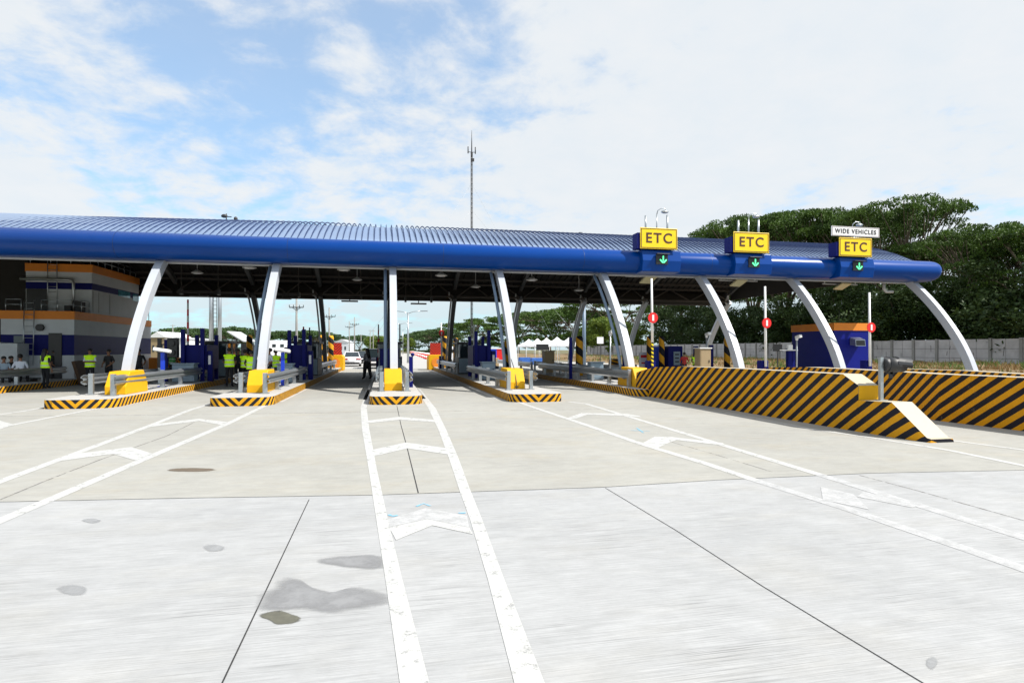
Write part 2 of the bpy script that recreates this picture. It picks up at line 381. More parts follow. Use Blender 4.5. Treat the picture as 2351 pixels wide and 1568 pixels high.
def tag(o, label=None, cat=None, group=None, kind=None):
    if label: o['label'] = label
    if cat: o['category'] = cat
    if group: o['group'] = group
    if kind: o['kind'] = kind
    return o
def thing(name, label, cat, loc=(0, 0, 0), rz=0, group=None):
    o = bpy.data.objects.new(name, None); COL.objects.link(o); o.location = loc; o.rotation_euler = (0, 0, rz); o.empty_display_size = .3
    return tag(o, label, cat, group)
def dup(root, loc, rz=0, label=None, scale=None):
    def cp(o, parent):
        c = o.copy(); COL.objects.link(c)
        if parent: c.parent = parent
        for ch in o.children: cp(ch, c)
        return c
    r = cp(root, None); r.location = loc; r.rotation_euler = (0, 0, rz)
    if label: r['label'] = label
    if scale: r.scale = scale if isinstance(scale, tuple) else (scale,) * 3
    return r
def text_mesh(txt, size, name, matl, parent, loc, rot, bold=0.0, depth=.01, spacing=1.0, xs=1.0):
    cu = bpy.data.curves.new(name, 'FONT'); cu.body = txt; cu.size = size; cu.offset = bold; cu.extrude = depth
    cu.align_x = 'CENTER'; cu.align_y = 'CENTER'; cu.space_character = spacing
    t = bpy.data.objects.new(name + '_tmp', cu); COL.objects.link(t)
    dg = bpy.context.evaluated_depsgraph_get(); me = bpy.data.meshes.new_from_object(t.evaluated_get(dg))
    bpy.data.objects.remove(t); me.materials.clear(); me.materials.append(M[matl])
    for v in me.vertices: v.co.x *= xs
    o = bpy.data.objects.new(name, me); COL.objects.link(o); o.parent = parent; o.location = loc; o.rotation_euler = rot
    return o

def flat(pts, z): return [(p[0], p[1], z) for p in pts]
def poly_strip(center, width, z):
    P = [Vector((p[0], p[1])) for p in center]; out = []
    for i, p in enumerate(P):
        t = (P[min(i + 1, len(P) - 1)] - P[max(i - 1, 0)]).normalized(); n = Vector((-t.y, t.x))
        w = width[i] if isinstance(width, (list, tuple)) else width
        out.append((p + n * w / 2, p - n * w / 2))
    vs = []; fs = []
    for a, b in out: vs += [(a.x, a.y, z), (b.x, b.y, z)]
    for i in range(len(out) - 1): fs.append((2 * i, 2 * i + 1, 2 * i + 3, 2 * i + 2))
    return vs, fs

# ================================================================== SETTING
def sheet(name, x0, x1, y0, y1, z, m, n=1):
    mb = MB(); mb.add([(x0, y0, z), (x1, y0, z), (x1, y1, z), (x0, y1, z)], [(0, 1, 2, 3)])
    return tag(mb.build(name, m, fix=False), kind='structure')
sheet('ground', -1500, 1500, -400, 2600, -0.02, 'earth')
# main transverse joint separates a whiter near pour from a browner far pour
JT = [G(0, 1152), G(430, 1143), G(870, 1136), G(1390, 1118), G(1640, 1102), G(2000, 1086), G(2351, 1079)]
jl = Vector((-30, JT[0].y + (JT[0].y - JT[2].y) / (JT[0].x - JT[2].x) * (-30 - JT[0].x), 0))
jr = Vector((30, JT[-1].y - 0.3, 0))
JT = [jl] + JT + [jr]
mb = MB(); n = len(JT)
mb.add([(p.x, -12, 0) for p in JT] + [(p.x, p.y, 0) for p in JT], [(i, i + 1, n + i + 1, n + i) for i in range(n - 1)])
tag(mb.build('pavement', 'apron_near', fix=False), kind='structure')
mb = MB(); mb.add([(p.x, p.y, 0) for p in JT] + [(p.x, 54, 0) for p in JT], [(i, i + 1, n + i + 1, n + i) for i in range(n - 1)])
tag(mb.build('pavement', 'apron_far', fix=False), kind='structure')
mb = MB(); mb.add([(-30, 54, 0), (30, 54, 0), (16, 130, 0), (10, 260, 0), (7, 900, 0), (-20, 900, 0), (-24, 260, 0), (-30, 130, 0)], [tuple(range(8))])
tag(mb.build('road', 'far_road', fix=False), kind='structure')

# joints and cracks
mb = MB()
v, f = poly_strip(JT, .016, .0018); mb.add(v, f)
def C1(x, y, z=0): return G((x / 1.8367) / 1.6333, (1400 + y / 1.8367) / 1.6333, z)
def C2(x, y, z=0): return G((1200 + x / 1.351) / 1.6333, (1400 + y / 1.351) / 1.6333, z)
def C3(x, y, z=0): return G((2200 + x / 1.3506) / 1.6333, (1400 + y / 1.3506) / 1.6333, z)
for line, w in (([G(710, 1146), G(610, 1357), G(510, 1568), G(470, 1660)], .009), ([G(1390, 1120), G(1550, 1216), G(1750, 1345), G(2120, 1568), G(2300, 1680)], .010),
                ([C2(390, 165), C2(410, 260), C2(440, 370), C2(498, 605)], .014)):
    v, f = poly_strip(line, w, .0018); mb.add(v, f)
tag(mb.build('pavement_joint', 'joint', fix=False), kind='structure')
mb = MB()
for line, w in (([C1(0, 870), C1(300, 745), C1(700, 590), C1(1150, 430), C1(1340, 335)], .03), ([C3(430, 347), C3(650, 410), C3(940, 498)], .025),
                ([C3(1380, 515), C3(1700, 600), C3(2215, 745)], .03), ([C3(850, 545), C3(1350, 705), C3(2215, 1000)], .015),
                ([C1(-300, 296), C1(700, 290), C1(1500, 282), C1(2300, 270), G(1700, 935)], .05)):
    v, f = poly_strip(line, w, .0018); mb.add(v, f)
tag(mb.build('pavement_joint', 'joint_f', fix=False), kind='structure')

# painted lines
mb = MB()
def ribbon(L_, R_, z=.003):
    v = []; 
    for a, b in zip(L_, R_): v += [(a.x, a.y, z), (b.x, b.y, z)]
    mb.add(v, [(2 * i, 2 * i + 1, 2 * i + 3, 2 * i + 2) for i in range(len(L_) - 1)])
ribbon([G(842, 895), G(828, 935), G(831, 985), G(847, 1080), G(862, 1180), G(885, 1330), G(918, 1568), G(930, 1680)],
       [G(853, 895), G(842, 935), G(848, 985), G(866, 1080), G(888, 1180), G(924, 1330), G(986, 1568), G(1012, 1680)])
ribbon([G(955, 893), G(984, 938), G(1006, 985), G(1030, 1050), G(1053, 1120), G(1080, 1195), G(1120, 1330), G(1181, 1568), G(1205, 1680)],
       [G(965, 893), G(1001, 938), G(1024, 985), G(1052, 1050), G(1078, 1120), G(1108, 1195), G(1158, 1330), G(1251, 1568), G(1290, 1680)])
def pline(pts, w=.15):
    v, f = poly_strip(pts, w, .003); mb.add(v, f)
pline([C1(2045, 132), C1(1840, 215), C1(1565, 348), C1(1000, 588), C1(300, 888), C1(-250, 1120)])
pline([C1(1465, 205), C1(1300, 255), C1(1060, 350), C1(500, 560), C1(0, 745), C1(-300, 860)])
pline([C1(740, 230), C1(560, 262), C1(100, 352), C1(-200, 415)]); pline([C1(335, 228), C1(150, 262), C1(0, 283), C1(-200, 318)])
pline([G(1150, 906), G(1210, 930), C3(0, 262), C3(280, 358), C3(600, 455), C3(850, 540)])
pline([G(1305, 922), C3(0, 155), C3(400, 275), C3(680, 360), C3(1170, 510)])
pline([C3(700, 200), C3(1160, 285), C3(1440, 325), C3(1840, 390), C3(2300, 485)], .13)
pline([C3(1835, 338), C3(2215, 388), C3(2500, 430)], .12)
for X, Y0, Y1 in ((-.62, 20.3, 50), (1.32, 20.3, 50), (3.72, 19.6, 50), (5.68, 20, 50), (-5.1, 20, 50), (-3.2, 20, 50), (-7.5, 20, 50), (8.5, 21, 50)):
    pline([(X, Y0), (X, Y1)], .12)
def quad(*p):
    mb.add([(q.x, q.y, .0038) for q in p], [tuple(range(len(p)))])
def chev(top, bot):
    ribbon(top, bot, .0038)
chev([C2(235, 240), C2(400, 220), C2(588, 236)], [C2(237, 253), C2(402, 235), C2(592, 248)])
chev([C2(262, 388), C2(435, 350), C2(635, 378)], [C2(275, 420), C2(442, 380), C2(650, 411)])
chev([C2(350, 780), C2(545, 738), C2(757, 782)], [C2(385, 845), C2(568, 770), C2(775, 815)])
chev([C1(1080, 348), C1(1370, 312), C1(1590, 338)], [C1(1040, 368), C1(1375, 328), C1(1545, 360)])
chev([C1(470, 560), C1(905, 508), C1(1050, 552)], [C1(380, 608), C1(780, 555), C1(935, 600)])
chev([C1(-80, 320), C1(-10, 322), C1(100, 354)], [C1(-80, 392), C1(-10, 388), C1(40, 372)])
chev([G(1296, 962), G(1335, 948), G(1440, 950), G(1468, 955)], [G(1322, 961), G(1348, 952), G(1440, 955), G(1472, 958)])
chev([C3(285, 352), C3(345, 320), C3(430, 322), C3(690, 352)], [C3(360, 378), C3(425, 348), C3(455, 338), C3(700, 366)])
tag(mb.build('road_marking', 'paint', fix=False), kind='structure')
mb = MB()
pline([C3(850, 540), C3(1300, 680), C3(1850, 865), C3(2215, 990), C3(2400, 1060)]); pline([C3(1170, 510), C3(1550, 628), C3(2215, 832), C3(2400, 890)])
chev([C2(345, 740), C2(535, 683), C2(744, 722)], [C2(350, 779), C2(545, 737), C2(756, 781)])
quad(C3(1185, 575), C3(1350, 612), C3(1430, 690), C3(1195, 640)); quad(C3(1400, 600), C3(1700, 660), C3(1650, 680), C3(1370, 625))
tag(mb.build('road_marking', 'paint_old', fix=False), kind='structure')
def rib_blob(pts, seed, z=.004):      # irregular stain outline, splined and roughened
    random.seed(seed); k = len(pts); out = []; c = sum((Vector(p) for p in pts), Vector()) / k
    for i in range(k):
        p0, p1, p2, p3 = (Vector(pts[(i + q) % k]) for q in (-1, 0, 1, 2))
        for n in range(10):
            t = n / 10; p = .5 * (2 * p1 + (p2 - p0) * t + (2 * p0 - 5 * p1 + 4 * p2 - p3) * t * t + (3 * p1 - p0 - 3 * p2 + p3) * t ** 3)
            q = p - c; j = 1 + .13 * mnoise.fractal(Vector((p.x * 5, p.y * 5, seed)), 1, 2, 4)
            out.append((c.x + q.x * j, c.y + q.y * j, z))
    return out
fd_ = []
for nm, m_, outlines in (('damp_stain', 'wet', [[(612, 1375), (604, 1393), (640, 1398), (700, 1396), (760, 1402), (820, 1395), (878, 1383), (855, 1362), (800, 1351), (760, 1360), (720, 1350), (690, 1334), (650, 1338)],
                                                [(738, 1288), (785, 1279), (830, 1276), (872, 1279), (874, 1302), (820, 1303), (775, 1299)]]),
                         ('faint_stain', 'faint', [[(130, 1352), (160, 1343), (192, 1347), (196, 1362), (168, 1366)], [(466, 1254), (490, 1249), (512, 1254), (506, 1263), (480, 1264)], [(188, 1194), (210, 1190), (232, 1195), (212, 1201)], [(2128, 1515), (2142, 1508), (2152, 1518), (2142, 1536), (2128, 1530)]]),
                         ('oil_stain', 'oil', [[(603, 1413), (640, 1403), (668, 1411), (686, 1418), (676, 1428), (640, 1432), (622, 1424)]]),
                         ('brown_stain', 'rust', [[(392, 1079), (415, 1075), (480, 1076), (478, 1081), (420, 1082)]])):
    mb = MB()
    for k, o_ in enumerate(outlines):
        pts = rib_blob([G(*p) for p in o_], 3 + k, .0024); c = sum((Vector(p) for p in pts), Vector()) / len(pts); n_ = len(pts)
        P3 = [tuple(Vector(p).lerp(c, q)) for q in (-.22, .16, .45) for p in pts] + [tuple(c)]
        mb.add(P3, [(j * n_ + i, j * n_ + (i + 1) % n_, (j + 1) * n_ + (i + 1) % n_, (j + 1) * n_ + i) for j in (0, 1) for i in range(n_)] + [(2 * n_ + i, 2 * n_ + (i + 1) % n_, 3 * n_) for i in range(n_)])
        fd = (globals().get('fd_') or []) + [0.0] * n_ + [.75] * n_ + [.9] * n_ + [.9]; fd_ = fd
    o = mb.build(nm, m_, fix=False); at_ = o.data.attributes.new('fade', 'FLOAT', 'POINT'); at_.data.foreach_set('value', fd_); fd_ = []
    tag(o, kind='structure')
mb = MB()
for pts, w in (([C2(488, 674), C2(525, 660), C2(560, 672)], .03), ([C2(348, 716), C2(368, 724), C2(395, 720)], .035), ([C2(700, 708), C2(738, 707)], .03), ([G(1448, 988), G(1492, 990)], .035), ([G(1462, 983), G(1478, 994)], .035)):
    v, f = poly_strip(pts, w, .0055); mb.add(v, f)
tag(mb.build('spray_mark', 'spray', fix=False), kind='structure')

# dry grass verge between the plaza and the boundary wall
def vh(x, y):
    e = max(0, min(1, (x - 27.5) / 3)) * max(0, min(1, (58 - x) / 3))
    return e * (.30 + .42 * mnoise.fractal(Vector((x * .16, y * .16, 0)), 1, 2, 4) + .10 * mnoise.noise(Vector((x * .9, y * .9, 3))))
mb = MB(); nx, ny = 46, 150; vs = []
for j in range(ny + 1):
    for i in range(nx + 1):
        x = 27 + (60 - 27) * i / nx; y = 4 + 170 * (j / ny); vs.append((x, y, .0 + max(-.01, vh(x, y))))
mb.add(vs, [(j * (nx + 1) + i, j * (nx + 1) + i + 1, (j + 1) * (nx + 1) + i + 1, (j + 1) * (nx + 1) + i) for j in range(ny) for i in range(nx)], 0, True)
tag(mb.build('grass_verge', 'verge', fix=False), kind='structure')
random.seed(5); mb = MB()
for k in range(9000):
    x = random.uniform(28.5, 51.5); y = 8 + 90 * random.random() ** 1.3; z = max(0, vh(x, y)); g = mnoise.noise(Vector((x * .35, y * .35, 7))) > .18
    for q in range(3):
        a = random.uniform(0, 6.28); h = random.uniform(.15, .5) * (1.2 if g else .9); w = random.uniform(.02, .05); dx, dy = math.cos(a) * w, math.sin(a) * w
        lx, ly = random.gauss(0, .16), random.gauss(0, .16); ox, oy = random.gauss(0, .12), random.gauss(0, .12)
        mb.add([(x + ox - dx, y + oy - dy, z - .03), (x + ox + dx, y + oy + dy, z - .03), (x + ox + lx, y + oy + ly, z + h)], [(0, 1, 2)], 1 if g else 0)
tag(mb.build('verge_grass', ['grass_dry', 'grass_green'], fix=False), label='dry brown and green grass on the verge by the grey wall', cat='grass', kind='stuff')

# ================================================================== CANOPY
XA, XB = -44.0, 26.2
COLX = [-8.33, -4.15, .35, 4.8, 9.5, 14.3, 19.1, 25.95]
CPATH = [(21.95, .55), (22.25, 1.3), (22.65, 2.05), (23.2, 2.85), (23.8, 3.6), (24.45, 4.3), (25.15, 4.95), (25.6, 5.3)]
YM = 33.5; RR = 18.25; ZP = 8.1                                  # vault axis, radius, crown
def vz(y): return ZP - RR + math.sqrt(RR * RR - (y - YM) ** 2)
can = thing('toll_canopy', 'long blue barrel-vaulted toll plaza canopy on curved white columns', 'canopy', (0, YM, 0))
OY = -YM
ny = 28; ys = [25.0 + 17.0 * i / ny for i in range(ny + 1)]
# roof sheet (with thickness) and seams
mb = MB(); top = [(y + OY, vz(y)) for y in ys]; bot = [(y + OY, vz(y) - .06) for y in reversed(ys)]
mb.prism(top + bot, XA, XB, 0, True); mb.build('roof', 'blue_roof', can, fix=True)
mb = MB(); x = XA + .1
while x < XB:
    ring = lambda y, w, h: [(x - w, y + OY, vz(y) - .01), (x + w, y + OY, vz(y) - .01), (x + w * .6, y + OY, vz(y) + h), (x - w * .6, y + OY, vz(y) + h)]
    mb.loft([ring(y, .017, .04) for y in ys[::2]], 0); x += .25
mb.build('roof_seams', 'seam', can)
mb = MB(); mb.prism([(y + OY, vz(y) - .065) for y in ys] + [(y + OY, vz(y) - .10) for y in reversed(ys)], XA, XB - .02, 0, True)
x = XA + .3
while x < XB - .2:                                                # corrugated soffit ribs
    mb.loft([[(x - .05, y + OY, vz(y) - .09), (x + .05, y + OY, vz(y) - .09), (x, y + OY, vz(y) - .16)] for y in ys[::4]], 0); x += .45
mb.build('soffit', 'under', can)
# bullnose fascia front and rear
def fascia_prof(yc, s):
    p = []
    for k in range(15):
        a = rad(90 + 180 * k / 14); p.append((yc + s * (.62 * math.cos(a)), 5.55 + .50 * math.sin(a)))
    p.append((yc + s * .55, 5.05)); p.append((yc + s * .6, 5.2)); p.append((yc + s * .6, 5.9)); p.append((yc + s * .35, 6.07))
    return p
for yc, s, nm in ((24.85, 1, 'fascia'), (42.15, -1, 'rear_fascia')):
    mb = MB(); pr = [(a + OY, b) for a, b in fascia_prof(yc, s)]
    cz = 5.55; cyy = yc + OY; xe = XB + (0 if s > 0 else -.8); rings = [[(XA, a, b) for a, b in pr], [(xe + .35, a, b) for a, b in pr]]
    for k, (dx, sc) in enumerate(((.50, .97), (.62, .9), (.70, .78), (.72, .6))): rings.append([(xe + dx, cyy + (a - cyy) * sc, cz + (b - cz) * sc) for a, b in pr])
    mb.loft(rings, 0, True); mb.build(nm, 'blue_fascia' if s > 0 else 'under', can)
# pale gutter trim under the front fascia; joints in the fascia cladding
mb = MB(); mb.b2(XA, XB, 25.35 + OY, 25.47 + OY, 4.985, 5.046); mb.build('gutter', 'trim', can)
# rafters, purlins, trusses
for i, X in enumerate([-12.9, -17.5, -22] + COLX):
    mb = MB(); mb.loft([[(X - .11, y + OY, vz(y) - .12), (X + .11, y + OY, vz(y) - .12), (X + .11, y + OY, vz(y) - .50), (X - .11, y + OY, vz(y) - .50)] for y in [25.6 + 15.8 * k / 14 for k in range(15)]], 0)
    mb.build('rafter', 'rafter', can)
for k in range(11):
    y = 26.4 + 14.2 * k / 10; mb = MB(); mb.b2(XA, XB - .2, y - .05 + OY, y + .05 + OY, vz(y) - .30, vz(y) - .165); mb.build('purlin', 'truss', can)
for yy, zt, zb in ((41.2, 6.15, 5.32),):
    for i in range(len(COLX) - 1 + 3):
        xs = [-22, -17.5, -12.9] + COLX; a, b = xs[i] + .13, xs[i + 1] - .13; mb = MB()
        mb.b2(a, b, yy - .06 + OY, yy + .06 + OY, zb - .07, zb + .05); mb.b2(a, b, yy - .06 + OY, yy + .06 + OY, zt - .07, zt + .05)
        n_ = 4; 
        for q in range(n_):
            x0 = a + (b - a) * q / n_; x1 = a + (b - a) * (q + 1) / n_; z0, z1 = (zb, zt) if q % 2 == 0 else (zt, zb)
            mb.tube([(x0, yy + OY, z0), (x1, yy + OY, z1)], .05, 6)
        mb.build('truss', 'truss', can)
for o in can.children:
    if o.name.split('.')[0] in ('roof', 'roof_seams', 'soffit', 'rafter', 'purlin'):
        for v in o.data.vertices:
            if v.co.z > 6.0: v.co.z = 6.0 + (v.co.z - 6.0) * (1 - .17 * max(0, min(1, (-3 - v.co.x) / 15)))
for x in range(-40, 26, 6):
    mb = MB(); mb.loft([[(x + .35, 24.85 + OY + (a - 24.85) * 1.004, 5.55 + (b - 5.55) * 1.004) for a, b in fascia_prof(24.85, 1)], [(x + .365, 24.85 + OY + (a - 24.85) * 1.004, 5.55 + (b - 5.55) * 1.004) for a, b in fascia_prof(24.85, 1)]], 0, caps=False); mb.build('cladding_joint', 'seam', can)
# dark end wall panels of the vault on the right end
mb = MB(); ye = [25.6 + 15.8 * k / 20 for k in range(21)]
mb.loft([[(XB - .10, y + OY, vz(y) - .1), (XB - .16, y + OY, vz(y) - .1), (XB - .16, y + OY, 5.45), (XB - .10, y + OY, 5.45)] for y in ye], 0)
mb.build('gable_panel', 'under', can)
def colring(X, path, s, Yc):
    rings = []
    for i, (y, z) in enumerate(path):
        p0 = path[max(i - 1, 0)]; p1 = path[min(i + 1, len(path) - 1)]; ty, tz = p1[0] - p0[0], p1[1] - p0[1]; l = math.hypot(ty, tz); ny_, nz_ = -tz / l, ty / l
        h = .175
        Yw = y if s > 0 else 2 * YM - y; 
        a = (Yw + s * ny_ * -h, z - nz_ * h); b = (Yw - s * ny_ * -h, z + nz_ * h)
        a = (Yw - s * ny_ * h, z - nz_ * h); b = (Yw + s * ny_ * h, z + nz_ * h)
        rings.append([(X - .135, a[0] + OY, a[1]), (X + .135, a[0] + OY, a[1]), (X + .135, b[0] + OY, b[1]), (X - .135, b[0] + OY, b[1])])
    return rings
def smooth_path(P, n=5):
    out = []
    for i in range(len(P) - 1):
        p0, p1, p2, p3 = P[max(i - 1, 0)], P[i], P[i + 1], P[min(i + 2, len(P) - 1)]
        for k in range(n):
            t = k / n; out.append(tuple(.5 * ((2 * p1[j]) + (-p0[j] + p2[j]) * t + (2 * p0[j] - 5 * p1[j] + 4 * p2[j] - p3[j]) * t * t + (-p0[j] + 3 * p1[j] - 3 * p2[j] + p3[j]) * t ** 3) for j in (0, 1)))
    out.append(P[-1]); return out
SP = smooth_path(CPATH, 4)
for i, X in enumerate(COLX):
    mb = MB(); mb.loft(colring(X, SP, 1, 0), 0); c = mb.build('column', 'col_steel', can)
    if 0 < i < 5:
        mb = MB(); mb.tube([(X - .30, y + .22 + OY, z) for y, z in SP[2:]], .065, 8)
        mb.tube([(X - .33, SP[2][0] + .12 + OY, SP[2][1]), (X - .36, SP[1][0] - .1 + OY, SP[1][1] - .12), (X - .42, SP[0][0] - .35 + OY, .6)], .065, 8)
        mb.build('downpipe', 'pipe', c)
    RP = [(y, z if z > .6 else .25) for y, z in SP]
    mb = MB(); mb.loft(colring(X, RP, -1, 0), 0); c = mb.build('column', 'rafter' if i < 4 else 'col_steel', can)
    mb = MB(); mb.tube([(X - .26, 2 * YM - y - .3 + OY, z) for y, z in SP[2:-2]], .06, 6); mb.tube([(X - .30, 2 * YM - SP[-3][0] - .3 + OY, SP[-3][1]), (X - .42, 2 * YM - SP[-3][0] - .3 + OY, SP[-3][1] + .1), (X - .42, 2 * YM - SP[-1][0] - .3 + OY, 5.6)], .06, 6)
    mb.build('downpipe', 'trim', c)
# elbow drain at the right end
mb = MB(); mb.tube([(25.0, 25.9 + OY, 5.1), (25.0, 25.9 + OY, 4.75), (25.15, 25.9 + OY, 4.62), (25.55, 25.9 + OY, 4.62)], .07, 8); mb.build('drain_elbow', 'trim', can)

# ---------------------------------------------------------------- lamps hung under the canopy
def hung_lamp(px, py, Y, label):
    X = XY(px, Y); z = ZZ(py, X, Y); t = thing('high_bay_lamp', label, 'ceiling lamp', (X, Y, z), 0, 'lamps hanging under the toll canopy')
    mb = MB(); mb.tube([(0, 0, .1), (0, 0, vz(Y) - .12 - z)], .018, 6); mb.build('rod', 'trim', t)
    mb = MB(); mb.tube([(0, 0, .16), (0, 0, .10), (0, 0, 0), (0, 0, -.03)], [.06, .12, .30, .30], 14); mb.build('shade', 'trim', t)
    mb = MB(); mb.tube([(0, 0, -.032), (0, 0, -.06)], [.24, .2], 14); mb.build('diffuser', 'white', t)
hl = [((573), 614, 29, 'lamp hanging nearest the top of the second white column from the left'), (453, 666, 35, 'lamp hanging above the lane left of the second column'),
      (789, 619, 29, 'lamp hanging between the second and the third column, nearer one'), (820, 682, 37, 'lamp hanging low left of the vertical middle column'),
      (1013, 632, 29, 'lamp hanging just right of the vertical middle column'), (1221, 642, 30, 'lamp hanging just right of the fourth column top'),
      (1329, 706, 36, 'lamp hanging low between the fourth and fifth column'), (1092, 698, 37, 'low hanging lamp left of the fourth column')]
for px, py, Y, lb in hl: hung_lamp(px, py - 40 if py > 660 else py, Y, lb)
# antenna frames over the lanes
def antenna_frame(px0, px1, py, Y, label):
    X0, X1 = XY(px0, Y), XY(px1, Y); xc = (X0 + X1) / 2; w = X1 - X0; z = ZZ(py, xc, Y)
    t = thing('antenna_frame', label, 'antenna frame', (xc, Y, z), 0, 'antenna frames over the toll lanes')
    mb = MB(); mb.tube([(-w / 2, 0, 0), (w / 2, 0, 0)], .035, 6); mb.tube([(-w / 2, .25, .12), (w / 2, .25, .12)], .025, 6); mb.b2(-w / 2 - .08, -w / 2 + .04, -.05, .3, -.1, .2); mb.b2(w / 2 - .04, w / 2 + .08, -.05, .3, -.1, .2)
    mb.build('crossbar', 'dark', t)
    for s_ in (-1, 1):
        mb = MB(); mb.tube([(s_ * w / 2, .1, .02), (s_ * w / 2, .1, vz(Y) - .12 - z)], .022, 6); mb.build('rod', 'truss', t)
    mb = MB(); mb.box((0, 0, -.2), (.95, .4, .07)); mb.tube([(0, 0, -.17), (0, 0, 0)], .03, 6); mb.build('antenna_panel', 'dark', t)
antenna_frame(415, 500, 672, 36, 'dark antenna frame over the lane beside the leftmost curved column')
antenna_frame(612, 685, 678, 37, 'dark antenna frame just right of the second curved column')
antenna_frame(778, 828, 684, 37, 'dark antenna frame over the lane left of the vertical middle column')
antenna_frame(932, 990, 690, 37, 'dark antenna frame over the lane right of the vertical middle column')
def reader(px0, px1, py, pc, pyc, Y, label):
    X0, X1 = XY(px0, Y), XY(px1, Y); xc = (X0 + X1) / 2; w = X1 - X0; z = ZZ(py, xc, Y)
    t = thing('tag_reader', label, 'tag reader', (xc, Y, z), 0, 'tag readers hung under the blue fascia')
    mb = MB(); mb.box((0, 0, 0), (w, .06, .05)); mb.build('crossbar', 'trim', t)
    for s_ in (-.55, .55):
        mb = MB(); mb.tube([(s_ * w * .8, 0, .02), (s_ * w * .8, 0, vz(Y) - .12 - z)], .03, 6); mb.build('rod', 'trim', t)
    px_ = XY(pc, Y) - xc; zc = ZZ(pyc, XY(pc, Y), Y) - z
    mb = MB(); mb.box((px_, -.1, zc), (.62, .62, .06), rx=rad(-24), rz=rad(8)); mb.tube([(px_, 0, zc), (px_, 0, 0)], .03, 6); mb.build('reader_panel', 'lamp', t)
reader(1436, 1528, 636, 1486, 643, 26.6, 'pale tilted reader panel hanging under the leftmost ETC sign')
reader(1650, 1738, 645, 1693, 650, 26.6, 'pale tilted reader panel hanging under the middle ETC sign')
reader(1888, 1968, 653, 1930, 658, 26.6, 'pale tilted reader panel hanging under the WIDE VEHICLES sign')

# ---------------------------------------------------------------- ETC signs and lane boxes
def lane_box(x0, x1, z0, z1, label):
    t = thing('lane_signal_box', label, 'lane signal', ((x0 + x1) / 2, 24.2, z0), 0, 'green arrow lane signals on the canopy edge')
    w = x1 - x0; h = z1 - z0
    mb = MB(); mb.prism([(-.12, 0), (-.22, h * .5), (-.12, h), (.55, h + .03), (.55, -.03)], -w / 2, w / 2); mb.build('housing', 'blue_fascia', t, bevel=.02)
    cx = -.02; cz_ = h * .55
    mb = MB(); mb.box((cx, -.225, cz_), (.56, .05, .42)); mb.box((cx, -.30, cz_ + .23), (.60, .20, .025)); mb.build('signal_window', 'black', t, bevel=.01)
    mb = MB(); s_ = .14
    mb.box((cx + .05, -.262, cz_ + .05), (.055, .012, .22)); mb.box((cx - .03, -.262, cz_ - .07), (.2, .012, .055), ry=rad(45)); mb.box((cx + .13, -.2625, cz_ - .07), (.2, .012, .055), ry=rad(-45))
    mb.build('arrow', 'green_lit', t)
def etc_sign(x0, x1, z0, z1, label, poles=True):
    t = thing('etc_sign', label, 'sign', ((x0 + x1) / 2, 23.95, z0), 0, 'yellow ETC signs on the canopy edge'); w = x1 - x0; h = z1 - z0
    mb = MB(); mb.b2(-w / 2 + .01, w / 2 - .01, -.02, .02, .01, h - .01); mb.build('panel', 'sign_yellow', t, bevel=.015)
    mb = MB(); e = .045; b = .028
    for (a0, a1, c0, c1) in ((-w / 2 + e, w / 2 - e, e, e + b), (-w / 2 + e, w / 2 - e, h - e - b, h - e), (-w / 2 + e, -w / 2 + e + b, e + b, h - e - b), (w / 2 - e - b, w / 2 - e, e + b, h - e - b)): mb.b2(a0, a1, -.026, -.0205, c0, c1)
    mb.build('border', 'sign_brown', t)
    text_mesh('ETC', .60, 'lettering', 'sign_brown', t, (0, -.028, h * .5), (rad(90), 0, 0), bold=.008, depth=.004, spacing=1.2, xs=1.04)
    mb = MB(); mb.b2(-w / 2 - .10, -w / 2 + .02, .03, .55, .02, h * .75); mb.b2(-w / 2 + .02, w / 2 - .1, .03, .55, .02, h * .6); mb.build('back_box', 'blue', t)
    if poles:
        for xx in (-.52, .0, .5):
            mb = MB(); mb.tube([(xx, .2, h * .6), (xx, .2, h + (.55 if xx < -.1 else .62))], .028 if xx == 0 else .045, 8); mb.build('pole', 'galv', t)
    mb = MB()
    hh = h + (.62 if poles else .52)
    mb.tube([(0, .2, hh), (.05, .2, hh + .18), (.2, .2, hh + .27), (.42, .2, hh + .26), (.52, .2, hh + .1)], .022, 6)
    mb.sphere((.35, .15, hh + .12), (.18, .12, .07)); mb.build('lamp_head', 'galv', t)
    return t
SB = [(10.75, 12.5, 'leftmost'), (15.2, 17.0, 'middle'), (20.65, 22.45, 'rightmost')]
for k, (a, b, w_) in enumerate(SB):
    lane_box(a + .15, b + .2, 5.05, 5.97, ['blue box with green down arrow below the leftmost ETC sign', 'blue box with green down arrow below the middle ETC sign', 'blue box with green down arrow below the WIDE VEHICLES sign'][k])
    etc_sign(a, b, 5.99, 6.92 if k < 2 else 6.88, ['leftmost yellow ETC sign on the blue canopy edge', 'middle yellow ETC sign, sky and tree behind its poles', 'yellow ETC sign directly under the white WIDE VEHICLES board'][k], k < 2)
t = thing('wide_vehicles_sign', 'white WIDE VEHICLES sign board above the rightmost ETC sign', 'sign', (21.55, 23.95, 6.93))
mb = MB(); mb.b2(-1.3, 1.3, -.02, .02, 0, .45); mb.build('panel', 'sign_white', t, bevel=.01)
mb = MB(); 
for (a0, a1, c0, c1) in ((-1.27, 1.27, .02, .035), (-1.27, 1.27, .415, .43), (-1.27, -1.255, .035, .415), (1.255, 1.27, .035, .415)): mb.b2(a0, a1, -.026, -.0205, c0, c1)
mb.build('border', 'sign_brown', t)
text_mesh('WIDE VEHICLES', .29, 'lettering', 'black', t, (0, -.028, .225), (rad(90), 0, 0), bold=.004, depth=.004, spacing=1.22, xs=.92)

